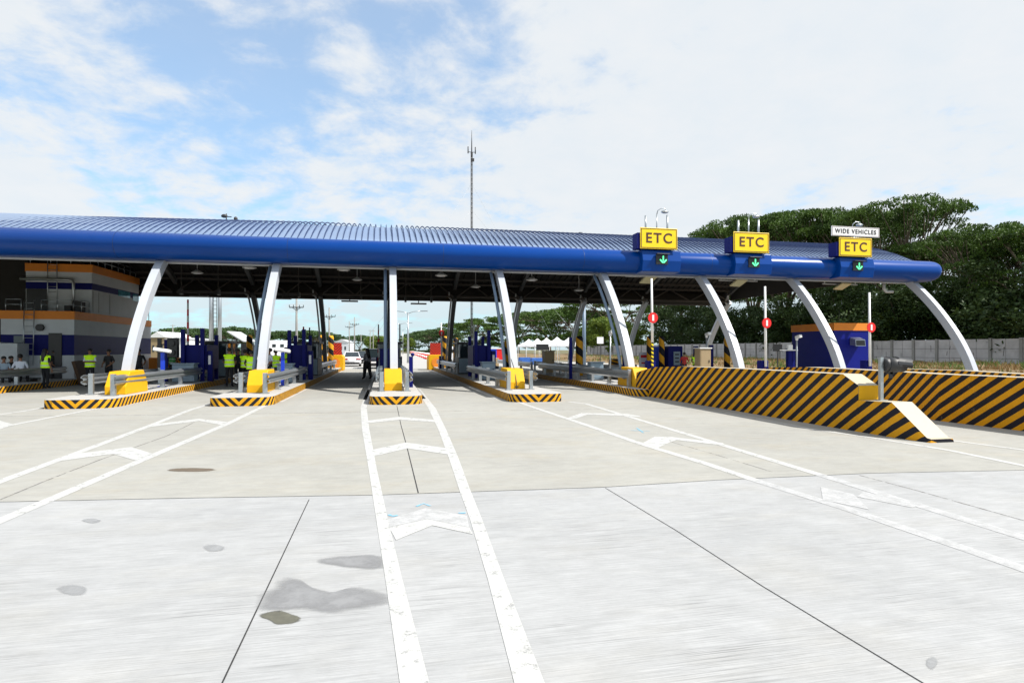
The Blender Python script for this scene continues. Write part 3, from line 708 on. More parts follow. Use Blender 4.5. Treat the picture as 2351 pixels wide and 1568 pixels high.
# ================================================================== ISLANDS
ISL = [(-8.45, 'first'), (-4.15, 'second'), (.36, 'third'), (4.72, 'fourth')]
KH = .25
def island(xc, y0, y1, hw, label, nose=.45):
    t = thing('traffic_island', label, 'traffic island', (xc, y0, 0), 0, 'raised toll islands with striped kerbs')
    out = [(-hw + .35, 0), (hw - .35, 0), (hw - .1, .12), (hw, nose), (hw, y1 - y0), (-hw, y1 - y0), (-hw, nose), (-hw + .1, .12)]
    mb = MB(); mb.loft([[(a, b, 0) for a, b in out], [(a, b, KH) for a, b in out]], 0, caps=False); mb.build('kerb', 'kerb', t)
    mb = MB(); inn = [(a * .995, b + (.004 if b < 1 else -.004), KH) for a, b in out]; mb.add([(a, b, KH + .001) for a, b in out], [tuple(range(8))]); mb.build('top_slab', 'island_top', t, fix=False)
    return t
island(-8.45, 18.9, 49, .92, 'striped toll island at the foot of the leftmost curved column')
island(-4.15, 18.75, 49, .90, 'striped toll island at the foot of the second curved column')
island(.36, 18.3, 49, .80, 'striped toll island carrying the vertical-looking middle column')
island(4.78, 18.3, 50, .88, 'striped toll island carrying the fourth column')
island(9.6, 19.6, 50, .9, 'striped toll island joining the near yellow and black barrier')
island(14.3, 22.5, 50, .9, 'toll island behind the near barrier under the sixth column')
island(19.1, 22.5, 50, .9, 'toll island beneath the seventh column beside the blue hut')
island(-17.5, 25.0, 52, 3.3, 'wide striped kerb island under the striped building')

def plinth(X, label, y0=20.75):
    hw = .30; z0 = KH + .001
    mb = MB(); mb.prism([(0, z0), (0, .50), (.32, .96), (1.42, .98), (1.74, .60), (1.80, z0)], -hw, hw)
    o = mb.build('column_plinth', 'yellow', None, (X, y0, 0), bevel=.02)
    return tag(o, label, 'plinth', 'yellow concrete plinths under the front columns')
for X, lb in zip([-8.18, -4.06, .30, 4.62, 9.45], ['yellow concrete block under the leftmost curved column', 'yellow concrete block under the second curved column', 'yellow concrete block under the vertical middle column', 'yellow concrete block with dark drain marks under the fourth column', 'yellow block half hidden where the striped barrier begins']):
    p = plinth(X, lb)
    if abs(X - 4.62) < .01:
        mb = MB(); mb.tube([(-.02, -.03, KH + .02), (-.02, -.03, .5), (-.02, .38, .98), (-.02, .9, 1.3)], .014, 6); mb.b2(-.07, .05, -.045, -.005, .32, .36); mb.build('conduit', 'dark', p)

def guardrail(pts, label, z0=KH, post_every=2.0, side=1, group='galvanised guardrails on the toll islands', zt=.88):
    """pts: plan polyline; W-profile beam with posts"""
    P = [Vector((p[0], p[1], 0)) for p in pts]; base = P[0].copy(); t = thing('guardrail', label, 'guardrail', (base.x, base.y, z0), 0, group)
    prof = [(.00, .31), (.035, .285), (.085, .25), (.085, .205), (.02, .175), (.02, .135), (.085, .105), (.085, .06), (.035, .025), (.00, 0)]
    th = [(a - .014, b) for a, b in reversed(prof)]; pr = prof + th; rings = []
    for i, p in enumerate(P):
        tt = (P[min(i + 1, len(P) - 1)] - P[max(i - 1, 0)]).normalized(); nn = Vector((tt.y, -tt.x, 0)) * side
        rings.append([tuple(p - base + nn * a + Vector((0, 0, zt - .31 - z0 + b))) for a, b in pr])
    mb = MB(); mb.loft(rings, 0); mb.build('beam', 'galv', t)
    L_ = 0; nxt = .25
    for i in range(len(P) - 1):
        seg = (P[i + 1] - P[i]).length
        while nxt <= L_ + seg:
            q = P[i].lerp(P[i + 1], (nxt - L_) / seg) - base; tt = (P[i + 1] - P[i]).normalized(); nn = Vector((tt.y, -tt.x, 0)) * side
            mb = MB(); c = q - nn * .10; an = math.atan2(tt.y, tt.x)
            mb.box((c.x, c.y, (zt - z0 + .03) / 2), (.12, .13, zt - z0 + .03), 0, rz=an); mb.box((c.x, c.y, .012), (.24, .24, .02), 0, rz=an); mb.build('post', 'galv', t, bevel=.008)
            nxt += post_every
        L_ += seg
    return t
names4 = ['leftmost column island', 'second column island', 'middle column island', 'fourth column island']
for k, (xc, _) in enumerate([(-8.5, 0), (-4.15, 0), (.34, 0), (4.66, 0)]):
    yl, yr = (20.7, 20.1) if k < 2 else ((20.3, 20.3) if k == 2 else (20.1, 20.3))
    guardrail([(xc - .52, yl), (xc - .56, 22), (xc - .58, 29.5)], 'steel guardrail along the left side of the ' + names4[k], side=-1)
    guardrail([(xc + .52, yr), (xc + .56, 22), (xc + .58, 29.5)], 'steel guardrail along the right side of the ' + names4[k], side=1)
    guardrail([(xc - .58, 34.5), (xc - .58, 47)], 'rear guardrail along the left side of the ' + names4[k], side=-1, post_every=3)
    guardrail([(xc + .58, 34.5), (xc + .58, 47)], 'rear guardrail along the right side of the ' + names4[k], side=1, post_every=3)
guardrail([(9.5 - .55, 20.9), (9.5 - .58, 30), (9.5 - .58, 34)], 'steel guardrail meeting the start of the striped barrier', side=-1)
guardrail([(9.5 - .58, 36), (9.5 - .58, 47)], 'rear guardrail behind the brown cabinet', side=-1, post_every=3)
guardrail([(9.5 + .58, 24), (9.5 + .58, 40)], 'guardrail on the far side of the fifth column', side=1, post_every=3)
guardrail([(-14.45, 25.6), (-14.45, 31.4)], 'steel guardrail in shade in front of the striped building', side=1)

# ================================================================== BARRIERS
def barrier(path, w, z_of, label, tip=None):
    """path: left foot points (x,y); z_of: heights at the points"""
    base = Vector((path[0][0], 0, 0)); t = thing('crash_barrier', label, 'barrier', (path[0][0], 0, 0), 0, 'yellow and black striped concrete barriers')
    rings = []; tops = []
    for (x, y), z in zip(path, z_of):
        x -= base.x
        rings.append([(x, y, 0), (x + w, y, 0), (x + w - .03, y, z), (x + .03, y, z)]); tops.append(((x + .03, y, z + .002), (x + w - .03, y, z + .002)))
    mb = MB(); mb.loft(rings, 0); body = mb.build('body', 'barrier', t)
    mb = MB(); vs = [p for q in tops for p in q]; mb.add(vs, [(2 * i, 2 * i + 1, 2 * i + 3, 2 * i + 2) for i in range(len(tops) - 1)]); mb.build('cap', 'cream', t, fix=False)
    return t
pts = [(9.12, 20.7), (9.12, 20.2), (9.16, 19.2), (9.2, 17.5), (9.3, 14.5), (9.33, 10.74), (9.34, 10.34), (9.34, 10.33), (9.36, 9.55), (9.45, 8.88), (9.46, 8.80)]
zz = [.80, .90, 1.05, 1.12, 1.14, 1.14, .93, .63, .655, .075, .06]
nb_ = barrier(pts, .52, zz, 'near yellow and black striped barrier with a stepped sloping nose')
mb = MB(); mb.b2(.03, .49, -.012, -.004, .632, .925); o = mb.build('end_face', 'yellow', nb_, (9.34 - 9.12, 10.332, 0))
barrier([(14.05, 21.0), (14.0, 19.5), (13.75, 17.5), (13.3, 15), (12.9, 13), (12.6, 11.5), (12.7, 9.5), (12.75, 7.4)], .62, [.85, 1.0, 1.07, 1.08, 1.08, 1.08, 1.08, 1.06], 'striped barrier running off the right edge of the picture behind the near one')
barrier([(18.9, 21.0), (18.8, 19.0), (18.4, 16), (17.6, 13.5), (17.5, 10)], .6, [.80, .93, .97, .96, .94], 'farthest striped barrier, only its top showing')

# hooded lamp on a post at the barrier nose
bx, by = 9.66, 10.08
t = thing('hooded_signal', 'black hooded signal lamp on a short steel post at the barrier nose', 'signal lamp', (bx, by, .645))
mb = MB(); mb.b2(-.035, .035, -.03, .03, 0, .86); mb.b2(-.09, .09, -.08, .08, 0, .015); mb.build('post', 'galv', t)
mb = MB(); mb.tube([(.05, 0, .70), (.12, 0, .705)], [.11, .155], 14); mb.tube([(.12, 0, .705), (.34, -.02, .70), (.50, -.04, .665)], [.155, .145, .11], 14); mb.build('lamp_body', 'dark', t)
mb = MB(); rings = []
for k, (xx, zz_, r) in enumerate(((.30, .72, .165), (.45, .705, .165), (.62, .69, .16))):
    rings.append([(xx + (.04 if abs(a) < 60 else -.04), r * math.sin(rad(a)), zz_ + r * math.cos(rad(a)) * .9) for a in range(-110, 111, 22)] + [(xx, (r - .012) * math.sin(rad(a)), zz_ + (r - .012) * math.cos(rad(a)) * .9) for a in range(110, -111, -22)])
mb.loft(rings, 0); mb.build('hood', 'black', t)
mb = MB(); mb.b2(.2, .26, -.02, .02, .44, .58); mb.b2(.15, .3, -.02, .02, .52, .57); mb.build('bracket', 'dark', t)

# ================================================================== STRIPED BUILDING (left)
bd = thing('toll_office', 'white, blue and orange two-step building in shade under the canopy', 'building', (-14.8, 33, 0))
def band(mb, x0, x1, y0, y1, z0, z1, mi): mb.b2(x0, x1, y0, y1, z0, z1, mi)
mb = MB()                                                             # lower block: x -3.1..0, y 0..9.8 (local)
for z0, z1, mi in ((KH + .002, 1.38, 0), (1.38, 2.38, 1), (2.38, 3.13, 0)): band(mb, -3.1, 0, 0, 9.8, z0, z1, mi)
mb.build('lower_wall', ['wall_white', 'blue'], bd)
mb = MB(); mb.b2(-3.13, .03, -.03, 9.83, 3.13, 3.53); mb.build('parapet', 'orange', bd)
mb = MB()
for z0, z1, mi in ((3.531, 4.76, 0), (4.76, 5.10, 1), (5.10, 5.65, 0)): band(mb, -3.0, -.02, 1.85, 7.9, z0, z1, mi)
mb.build('upper_wall', ['wall_white', 'blue'], bd)
mb = MB(); mb.b2(-3.03, .02, 1.82, 7.93, 5.65, 6.05); mb.build('parapet', 'orange', bd)
mb = MB(); 
for xx in (1.95, 2.6, 3.9): mb.b2(0 + .002 - .02, 0 - .01, xx, xx + .02, 3.6, 4.7)
mb.build('wall_joint', 'wjoint', bd)
mb = MB(); mb.b2(-.04, -.005, 5.0, 6.6, 4.72, 5.06); w = mb.build('window', 'win_blue', bd)
mb = MB(); mb.b2(-.03, -.002, 7.0, 7.7, 4.60, 5.02); mb.build('window', 'win_blue', bd)
mb = MB(); mb.b2(-2.95, -2.02, 1.80, 1.84, 3.6, 4.75); mb.build('doorway', 'black', bd)          # dark upper opening
mb = MB(); mb.b2(-1.08, -.52, -.05, -.004, KH + .01, 2.46); mb.build('doorway', 'black', bd)
mb = MB(); mb.b2(-2.55, -2.1, -.03, -.004, 1.9, 2.32); mb.build('window', 'glass', bd)
mb = MB(); mb.tube([(-1.42, -.01, 2.72), (-1.42, -.16, 2.72)], .17, 16); mb.build('exhaust_fan', 'dark', bd)
def railing(pts, h, nm='railing', mid=True, parent=bd):
    mb = MB(); P = [Vector(p) for p in pts]
    for k in ((1, .55) if mid else (1,)): mb.tube([p + Vector((0, 0, h * k)) for p in P], .022, 6)
    for a, b in zip(P, P[1:]):
        n_ = max(1, round((b - a).length / .8))
        for i in range(n_ + 1): q = a.lerp(b, i / n_); mb.tube([q, q + Vector((0, 0, h))], .02, 6)
    mb.build(nm, 'galv', parent)
railing([(-2.85, 1.95, 6.05), (-.12, 1.95, 6.05), (-.12, 7.7, 6.05)], .55)
railing([(-2.95, .1, 3.53), (-2.3, .1, 3.53)], .55); railing([(-1.45, .1, 3.53), (-.08, .1, 3.53), (-.08, 1.7, 3.53)], .55)
railing([(-.3, 8.3, 3.53), (-.05, 9.6, 3.53)], .6)
def ladder(x, y, z0, z1, lean=0.0):
    mb = MB(); mb.tube([(x - .21, y - lean, z0), (x - .21, y, z1)], .022, 6); mb.tube([(x + .21, y - lean, z0), (x + .21, y, z1)], .022, 6); z = z0 + .2
    while z < z1: yy = y - lean * (1 - (z - z0) / (z1 - z0)); mb.tube([(x - .21, yy, z), (x + .21, yy, z)], .013, 6); z += .28
    mb.build('ladder', 'galv', bd)
ladder(-1.85, -.12, .9, 4.05, .12); ladder(-1.75, 1.7, 3.55, 6.5)
mb = MB(); mb.tube([(-3.1, 1.55, 5.22), (-.95, 1.55, 5.22), (-.78, 1.55, 5.18), (-.72, 1.55, 5.05), (-.72, 1.55, 3.55)], .075, 8); mb.build('pipe', 'galv', bd)
mb = MB(); mb.b2(-.62, -.22, 1.35, 1.65, 3.56, 4.15); mb.b2(-1.0, -.7, 1.2, 1.5, 3.56, 3.9); mb.build('pump', 'dark', bd, bevel=.03)
mb = MB(); mb.b2(-3.08, -1.9, -1.0, -.06, KH + .002, 1.95); mb.b2(-3.1, -2.55, -1.02, -.06, 1.955, 1.99); tag(mb.build('grey_enclosure', 'wall_white', None, (-14.8, 33, 0)), 'grey-white box enclosure standing against the left end of the striped building', 'enclosure')
o = bpy.data.objects['toll_office']
mb = MB(); mb.b2(-.12, .02, 0, .9, 0, 1.15); 
b = mb.build('leaning_board', 'cardboard', None, (-14.0, 31.9, .02)); b.rotation_euler = (0, rad(-16), 0); tag(b, 'brown board leaning beside the dark doorway of the striped building', 'board')
mb = MB(); mb.b2(-4, 4, -5, 5, 0, 7.6); tag(mb.build('shade_block', 'under', None, (-22.3, 41, 0)), 'rear block with the canopy shade put into its near-black colour, left edge', 'building')  # near-black colour stands in for the deep canopy shade behind the office

# ================================================================== LANE EQUIPMENT
def E_(px, X): return YX(px, X)
def sensor_post(X, Y, label):
    t = thing('sensor_post', label, 'sensor post', (X, Y, KH), 0, 'blue posts with pale tilted sensor heads')
    mb = MB(); mb.b2(-.06, .06, -.06, .06, 0, 1.30); mb.b2(-.14, .14, -.14, .14, 0, .02); mb.build('post', 'blue_bright', t)
    mb = MB(); mb.box((.0, -.05, 1.38), (.58, .30, .13), ry=rad(9), rx=rad(-6)); mb.build('sensor_head', 'white', t, bevel=.03)
sensor_post(-8.3, 25.2, 'blue post with pale tilted head right of the leftmost curved column')
sensor_post(-3.92, 25.0, 'blue post with pale tilted head right of the second curved column')
mb = MB(); mb.b2(-.07, .07, -.07, .07, 0, 1.15); mb.sphere((.06, 0, 1.22), .07); tag(mb.build('loop_post', 'blue', None, (.98, 22.6, KH)), 'plain blue post right of the middle yellow block', 'post')

def cabinet(X, Y, w, d, h, matl, name, label, rz=0, top=None):
    t = thing(name, label, 'cabinet', (X, Y, KH), rz)
    mb = MB(); mb.b2(-w / 2, w / 2, -d / 2, d / 2, .04, h); mb.build('body', matl, t, bevel=.02)
    mb = MB(); mb.b2(-w / 2 + .05, w / 2 - .05, -d / 2 - .012, -d / 2 - .002, .12, h - .08); mb.box((w * .32, -d / 2 - .025, h * .6), (.03, .025, .12), 1); mb.build('door', [matl, 'dark'], t)
    mb = MB(); mb.b2(-w / 2 - .04, w / 2 + .04, -d / 2 - .05, d / 2 + .04, h + .003, h + .05); mb.build('lid', top or matl, t)
    return t
cabinet(-8.35, 28.0, .85, .6, .78, 'grey_cab', 'lane_cabinet', 'blue-grey cabinet left of the leftmost blue booth frame')
cabinet(-4.05, 26.6, .62, .5, .78, 'grey_cab', 'lane_cabinet', 'blue-grey cabinet in front of the person in lime holding a black bag')
cabinet(4.72, 27.4, .62, .5, .80, 'grey_cab', 'lane_cabinet', 'blue-grey cabinet left of the fourth column behind its guardrail')
cabinet(9.55, 26.2, .62, .5, .80, 'grey_cab', 'lane_cabinet', 'blue-grey cabinet left of the fifth column')
cabinet(9.6, E_(1259, 9.6), .60, .6, 1.3, 'tan', 'brown_cabinet', 'brown upright cabinet in front of the white tents', top='dark')
cabinet(14.4, E_(1613, 14.4), .55, .5, 1.45, 'tan', 'brown_cabinet', 'brown cabinet with grey head between two blue posts behind the near barrier', top='white')
cabinet(.25, 30.5, .9, 1.2, 1.4, 'blue', 'lane_cabinet', 'blue cabinet directly behind the middle column')

def blue_booth(X, Y, label, w=1.05, d=1.9):
    t = thing('blue_booth_frame', label, 'lane booth', (X, Y, KH), 0, 'blue steel equipment frames on the islands')
    mb = MB(); mb.b2(-w / 2, w / 2, -d / 2, d / 2, .5, 1.62); mb.build('panel_box', 'blue', t, bevel=.02)
    for sx, sy_, h in ((-w / 2 + .12, -d / 2 - .10, 2.3), (w / 2 - .14, -d / 2 - .10, 2.35), (-w / 2 + .1, d / 2 + .08, 2.1), (w / 2 - .1, d / 2 + .08, 2.1)):
        mb = MB(); mb.b2(sx - .08, sx + .08, sy_ - .08, sy_ + .08, 0, h); mb.build('post', 'blue', t, bevel=.01)
    mb = MB(); mb.b2(w / 2 + .02, w / 2 + .24, -d / 2, -d / 2 + .3, 0, 1.35); mb.build('reader_box', 'blue', t, bevel=.02)
    mb = MB(); mb.b2(w / 2 + .07, w / 2 + .17, -d / 2 - .018, -d / 2 - .004, .75, 1.15); mb.build('screen', 'sign_white', t)
    return t
blue_booth(-8.25, 29.8, 'blue steel booth frame with two tall posts beside the leftmost column lane')
blue_booth(-3.95, 30.2, 'blue steel booth frame behind the second column and lime-vested people', w=.9)
blue_booth(4.75, 30.2, 'blue steel booth frame left of the fourth column', w=.9)

def toll_booth(X, Y, label):
    t = thing('toll_booth', label, 'toll booth', (X, Y, KH), 0, 'small grey toll booths on the islands')
    mb = MB(); mb.b2(-.62, .62, -1.1, 1.1, 0, .95); mb.build('lower_panel', 'dark', t, bevel=.02)
    for sx in (-.58, .58):
        for s2 in (-1.06, 0, 1.06):
            mb = MB(); mb.b2(sx - .035, sx + .035, s2 - .035, s2 + .035, .951, 1.72); mb.build('mullion', 'trim', t)
    mb = MB(); mb.b2(-.56, .56, -1.03, 1.03, .953, 1.715); mb.build('window', 'glass', t)
    mb = MB(); mb.b2(-.72, .72, -1.22, 1.22, 1.721, 1.84); mb.build('roof', 'dark', t, bevel=.02)
    mb = MB(); mb.b2(-.60, .60, -1.125, -1.103, .08, .9); mb.b2(-.50, .5, -1.13, -1.127, .5, .55); mb.build('front_panel', 'grey_cab', t)
tb = [(-8.35, 33.6, 'grey toll booth with window right of the leftmost blue booth frame'), (-4.1, 34.6, 'grey toll booth behind the second column island equipment'),
      (.3, 35, 'grey toll booth hidden behind the middle column'), (4.8, 35.2, 'grey toll booth left of the fourth column near the white van'), (-17.2, 31.4, 'dark booth at the far left edge by the seated people')]
for a in tb[:4]: toll_booth(*a)

def striped_bollard(X, Y, h, r, label):
    mb = MB(); mb.tube([(0, 0, 0), (0, 0, h - .12), (0, 0, h - .03), (0, 0, h)], [r, r, r * .8, r * .3], 16)
    return tag(mb.build('striped_bollard', 'pole_stripe', None, (X, Y, KH)), label, 'bollard', 'tall yellow and black striped bollards')
striped_bollard(XY(737, 47.2), 47.2, 2.5, .20, 'left one of the two striped bollards at the far end of the second island')
striped_bollard(XY(760, 48.0), 48.0, 2.5, .20, 'right one of the two striped bollards at the far end of the second island')
striped_bollard(XY(573, 44), 44, 2.4, .20, 'striped bollard seen just left of the second column')
striped_bollard(XY(1022, 46.5), 46.5, 2.45, .20, 'striped bollard beside the raised red disc left of the fourth island')
striped_bollard(XY(1046, 45), 45, 2.3, .18, 'striped bollard in front of the white van')
striped_bollard(XY(1163, 37), 37, 2.0, .16, 'striped bollard touching the fourth column on its left')
striped_bollard(XY(1330, 31), 31, 2.15, .20, 'large striped bollard right of the white tents')
striped_bollard(XY(1491, 30.0), 30.0, 2.15, .15, 'striped bollard left of the nearest raised striped arm')
striped_bollard(XY(1519, 30.2), 30.2, 2.15, .15, 'striped bollard right of the nearest raised striped arm')
striped_bollard(XY(1669, 30.0), 30.0, 2.1, .17, 'striped bollard seen left of the sixth column')

def boom(px, Y, ptop, pdisc, label, striped=False, r=.21, z0=None):
    X = XY(px, Y); z0 = KH if z0 is None else z0; t = thing('raised_boom', label, 'barrier gate', (X, Y, z0), 0, 'raised lane boom arms')
    zt = ZZ(ptop, X, Y) - z0; zd = ZZ(pdisc, X, Y) - z0 if pdisc else None
    mb = MB(); mb.b2(-.17, .17, .02, .35, 0, .95); mb.build('gate_housing', 'blue', t, bevel=.03)
    mb = MB(); lo = 1.7 if striped else .7
    if striped: mb.b2(-.04, .04, -.05, .0, .70, lo, 1)
    mb.tube([(0, -.03, lo), (-.04, -.03, zt)], [.055, .042], 8, 0)
    mb.build('arm', ['white', 'arm_stripe'], t)
    if zd:
        mb = MB(); mb.tube([(-.015, -.10, zd), (-.015, -.125, zd)], r, 28, smooth=False); d = mb.build('red_disc', 'red', t)
        mb = MB(); mb.box((-.015, -.131, zd), (.085, .008, r * 1.15)); mb.build('white_bar', 'white', d)
    return t
boom(1497, 22.3, 640, 730, 'raised boom with red disc and striped foot, leftmost of the three by the near barrier', True)
boom(1757, 22.0, 658, 742, 'raised boom with red disc between the sixth and seventh column')
boom(1996, 21.8, 672, 752, 'raised boom with red disc in front of the blue hut corner')
boom(1014, 44.0, 741, 765, 'distant raised boom with small red disc left of the fourth island', r=.22)
def plain_boom(px, Y, ptop, label, mt='red_white'):
    X = XY(px, Y); zt = ZZ(ptop, X, Y) - KH; t = thing('raised_boom', label, 'barrier gate', (X, Y, KH), 0, 'raised lane boom arms')
    mb = MB(); mb.b2(-.16, .16, .02, .34, 0, .95); mb.build('gate_housing', 'blue', t, bevel=.03)
    mb = MB(); mb.tube([(0, -.02, .7), (0, -.02, zt)], [.06, .04], 8); mb.build('arm', mt, t)
plain_boom(432, 30.8, 688, 'tall raised boom with red tip beside the leftmost blue booth frame')
plain_boom(697, 34, 750, 'thin raised boom right of the second blue booth frame')
plain_boom(711, 40, 752, 'dark-tipped raised boom left of the rear second-island column', 'dark')
plain_boom(869, 40, 745, 'raised red and white boom just left of the middle column')
plain_boom(918, 42, 744, 'thin dark raised boom just right of the middle column', 'dark')
plain_boom(1088, 33, 745, 'raised boom on the fourth island in front of the trees', 'white')

def camera_pole(px, Y, ptop, label, matp='galv', z0=KH):
    X = XY(px, Y); h = ZZ(ptop, X, Y) - z0; t = thing('camera_pole', label, 'camera pole', (X, Y, z0), 0, 'thin poles with white camera heads')
    mb = MB(); mb.tube([(0, 0, 0), (0, 0, h)], .04, 8); mb.b2(-.12, .12, -.12, .12, 0, .02); mb.build('pole', matp, t)
    mb = MB(); mb.box((.02, -.1, h + .06), (.16, .34, .14), rx=rad(-12)); mb.sphere((0, 0, h - .06), .07); mb.build('camera_head', 'white', t, bevel=.02)
camera_pole(1401, 25, 766, 'thin camera pole standing left of the fifth column')
camera_pole(1622, 27, 770, 'camera pole behind the near barrier beside the brown cabinet')
camera_pole(1829, 25.5, 776, 'camera pole in front of the left edge of the blue hut')
def blue_post(px, Y, ptop, label, w=.13):
    X = XY(px, Y); h = ZZ(ptop, X, Y) - KH; mb = MB(); mb.b2(-w / 2, w / 2, -w / 2, w / 2, 0, h); mb.b2(-w, w, -w, w, 0, .02)
    return tag(mb.build('blue_post', 'blue', None, (X, Y, KH)), label, 'post', 'plain dark blue square posts')
blue_post(1310, 27.5, 775, 'dark blue post between the fourth and fifth column in front of the tents')
blue_post(1432, 31, 770, 'dark blue post just left of the fifth column')
blue_post(1597, 30, 795, 'dark blue post left of the brown cabinet behind the near barrier', .2)
blue_post(1632, 30, 792, 'dark blue post right of the brown cabinet behind the near barrier', .2)
blue_post(1811, 26, 800, 'dark blue post left of the blue hut', .2)
blue_post(1820, 26, 803, 'dark blue post touching the left edge of the blue hut', .15)
X = XY(1813, 25.8)
mb = MB(); mb.b2(-.55, .45, -.02, .02, 0, .05); mb.b2(-.12, .12, -.06, .06, .05, .28); tag(mb.build('junction_box', 'white', None, (X, 25.8, ZZ(805, X, 25.8))), 'small white box on a crossbar on top of a blue post by the hut', 'box')
# blue kiosks behind the near barrier
X = XY(1543, 31); t = thing('payment_kiosk', 'blue kiosk with a grey slotted window behind the near barrier', 'kiosk', (X, 31, KH))
mb = MB(); mb.b2(-.44, .44, -.4, .4, 0, 1.6); mb.build('body', 'blue', t, bevel=.03)
mb = MB(); mb.b2(-.12, .28, -.42, -.403, .55, 1.3); mb.build('window', 'grey_cab', t)
mb = MB(); 
for q in range(3): mb.b2(-.04, .2, -.435, -.422, .7 + q * .2, .78 + q * .2)
mb.build('slots', 'dark', t)
X = XY(1505, 31.5); mb = MB(); mb.b2(-.38, .38, -.05, .05, 0, 1.58); tag(mb.build('upright_board', 'blue_bright', None, (X, 31.5, KH), bevel=.02), 'bright blue upright board left of the blue kiosk', 'panel')
X = XY(1477, 32); t = thing('notice_board', 'white notice board with red marks right of the fifth column', 'notice board', (X, 32, KH))
mb = MB(); mb.b2(-.26, .26, -.03, .03, .3, 1.25); mb.build('panel', 'sign_white', t)
mb = MB(); mb.b2(-.03, .03, -.02, .02, 0, .3); mb.build('leg', 'galv', t)
mb = MB(); mb.b2(-.18, .18, -.038, -.032, .95, 1.1); mb.b2(-.14, .1, -.038, -.032, .6, .68); mb.build('red_mark', 'red', t)
X = XY(486, 33); t = thing('orange_notice', 'orange and white notice panel in front of the leftmost toll booth', 'notice board', (X, 32.2, KH))
mb = MB(); mb.b2(-.17, .17, -.02, .02, .68, 1.25, 0); mb.b2(-.14, .14, -.028, -.022, .72, .92, 1); mb.build('panel', ['orange', 'sign_white'], t)
mb = MB(); mb.b2(-.02, .02, -.015, .015, 0, .68); mb.build('leg', 'galv', t)
X = XY(1785, 34); t = thing('black_board', 'black rectangular board on a post before the grey wall', 'sign', (X, 34, 0))
mb = MB(); mb.b2(-.32, .32, -.03, .03, 1.55, 2.0); mb.build('panel', 'black', t); mb = MB(); mb.b2(-.03, .03, -.02, .02, 0, 1.55); mb.build('post', 'dark', t)
X = XY(1378, 60); t = thing('small_white_sign', 'small white square sign on a thin pole before the bright green trees', 'sign', (X, 60, 0))
mb = MB(); mb.b2(-.35, .35, -.03, .03, 2.3, 3.0); mb.build('panel', 'sign_white', t); mb = MB(); mb.b2(-.03, .03, -.02, .02, 0, 2.3); mb.build('post', 'dark', t)
# dark traffic signal head and stand at the left
X = XY(382, 29); t = thing('traffic_signal', 'black traffic signal head on a blue pole right of the striped building', 'traffic signal', (X, 29, KH))
mb = MB(); mb.b2(-.07, .07, -.06, .06, 0, 1.85); mb.build('pole', 'blue', t)
mb = MB(); mb.b2(.08, .5, -.18, .12, 1.05, 1.92); mb.build('signal_head', 'black', t, bevel=.03)
mb = MB(); mb.b2(-.34, -.2, -.06, .06, 0, 1.9); mb.b2(-.2, -.07, -.02, .02, 1.6, 1.66); mb.build('side_post', 'dark', t)
mb = MB(); 
for q in range(2): mb.tube([(.29, -.19, 1.28 + q * .4), (.29, -.26, 1.28 + q * .4)], .12, 14)
mb.build('lens_hood', 'dark', t)

# crash cushion blocks at the far island ends
def end_block(X, Y, label):
    t = thing('end_block', label, 'concrete block', (X, Y, 0), 0, 'yellow end blocks of the islands')
    o_ = [(-.62, 0), (-.5, -.02), (.5, -.02), (.62, 0), (.62, 1.05), (.5, 1.2), (-.5, 1.2), (-.62, 1.05)]
    mb = MB(); mb.loft([[(a, 0, b + .03) for a, b in o_], [(a, 2.2, b + .03) for a, b in o_]], 0); mb.build('block', 'yellow', t, bevel=.03)
    mb = MB(); R0 = [(.40 * math.cos(rad(a)), -.02, .62 + .38 * math.sin(rad(a))) for a in range(0, 360, 24)]; mb.tube([(0, -.03, .62), (0, -.004, .62)], .38, 18, smooth=False); mb.build('recess', 'orange', t)
    mb = MB(); mb.b2(-.45, .45, .6, .7, 1.24, 2.2); mb.build('marker_board', 'red_pattern', t)
M['red_pattern'] = stripe_mat('red_marker', .22, 'kerb', dark=(.10, .01, .01), light=(.55, .04, .02))
end_block(-3.75, 48.6, 'yellow end block with a round recess at the far end of the second island')
end_block(4.15, 48.8, 'yellow end block with red marker board left of the fourth island')
end_block(-5.1, 48.0, 'orange-yellow end block half behind the dark rear column')
mb = MB(); mb.b2(-.6, .6, 0, 4, .03, .95); tag(mb.build('concrete_divider', 'tan', None, (XY(1130, 50), 50, 0), bevel=.04), 'low tan concrete divider behind the blue booth frame left of the fourth column', 'divider')
X = XY(380, 42); mb = MB(); mb.b2(-1.0, 1.0, 0, .6, .25, 1.15); tag(mb.build('water_barrier', 'orange', None, (X, 42, 0), bevel=.08), 'orange plastic barrier under the black traffic signal head', 'barrier')
X = XY(416, 43); mb = MB(); mb.b2(-.5, .5, 0, .6, .25, 1.1); tag(mb.build('water_barrier', 'orange', None, (X, 43, 0), bevel=.08), 'shorter orange plastic barrier left of the tall red-tipped boom', 'barrier')
X = XY(1415, 34); mb = MB(); mb.prism([(0, 0), (.5, 0), (.4, .35), (.1, .35)], -.32, .32); tag(mb.build('small_barrier', 'barrier', None, (X, 34, .75), bevel=.01), 'small yellow and black block left of the fifth column foot', 'barrier')
X = XY(1415, 34); mb = MB(); mb.b2(-1.2, 1.2, -.3, .8, .25, .749); tag(mb.build('low_plinth', 'island_top', None, (X, 34, 0)), 'low concrete plinth carrying the small yellow and black block', 'plinth')

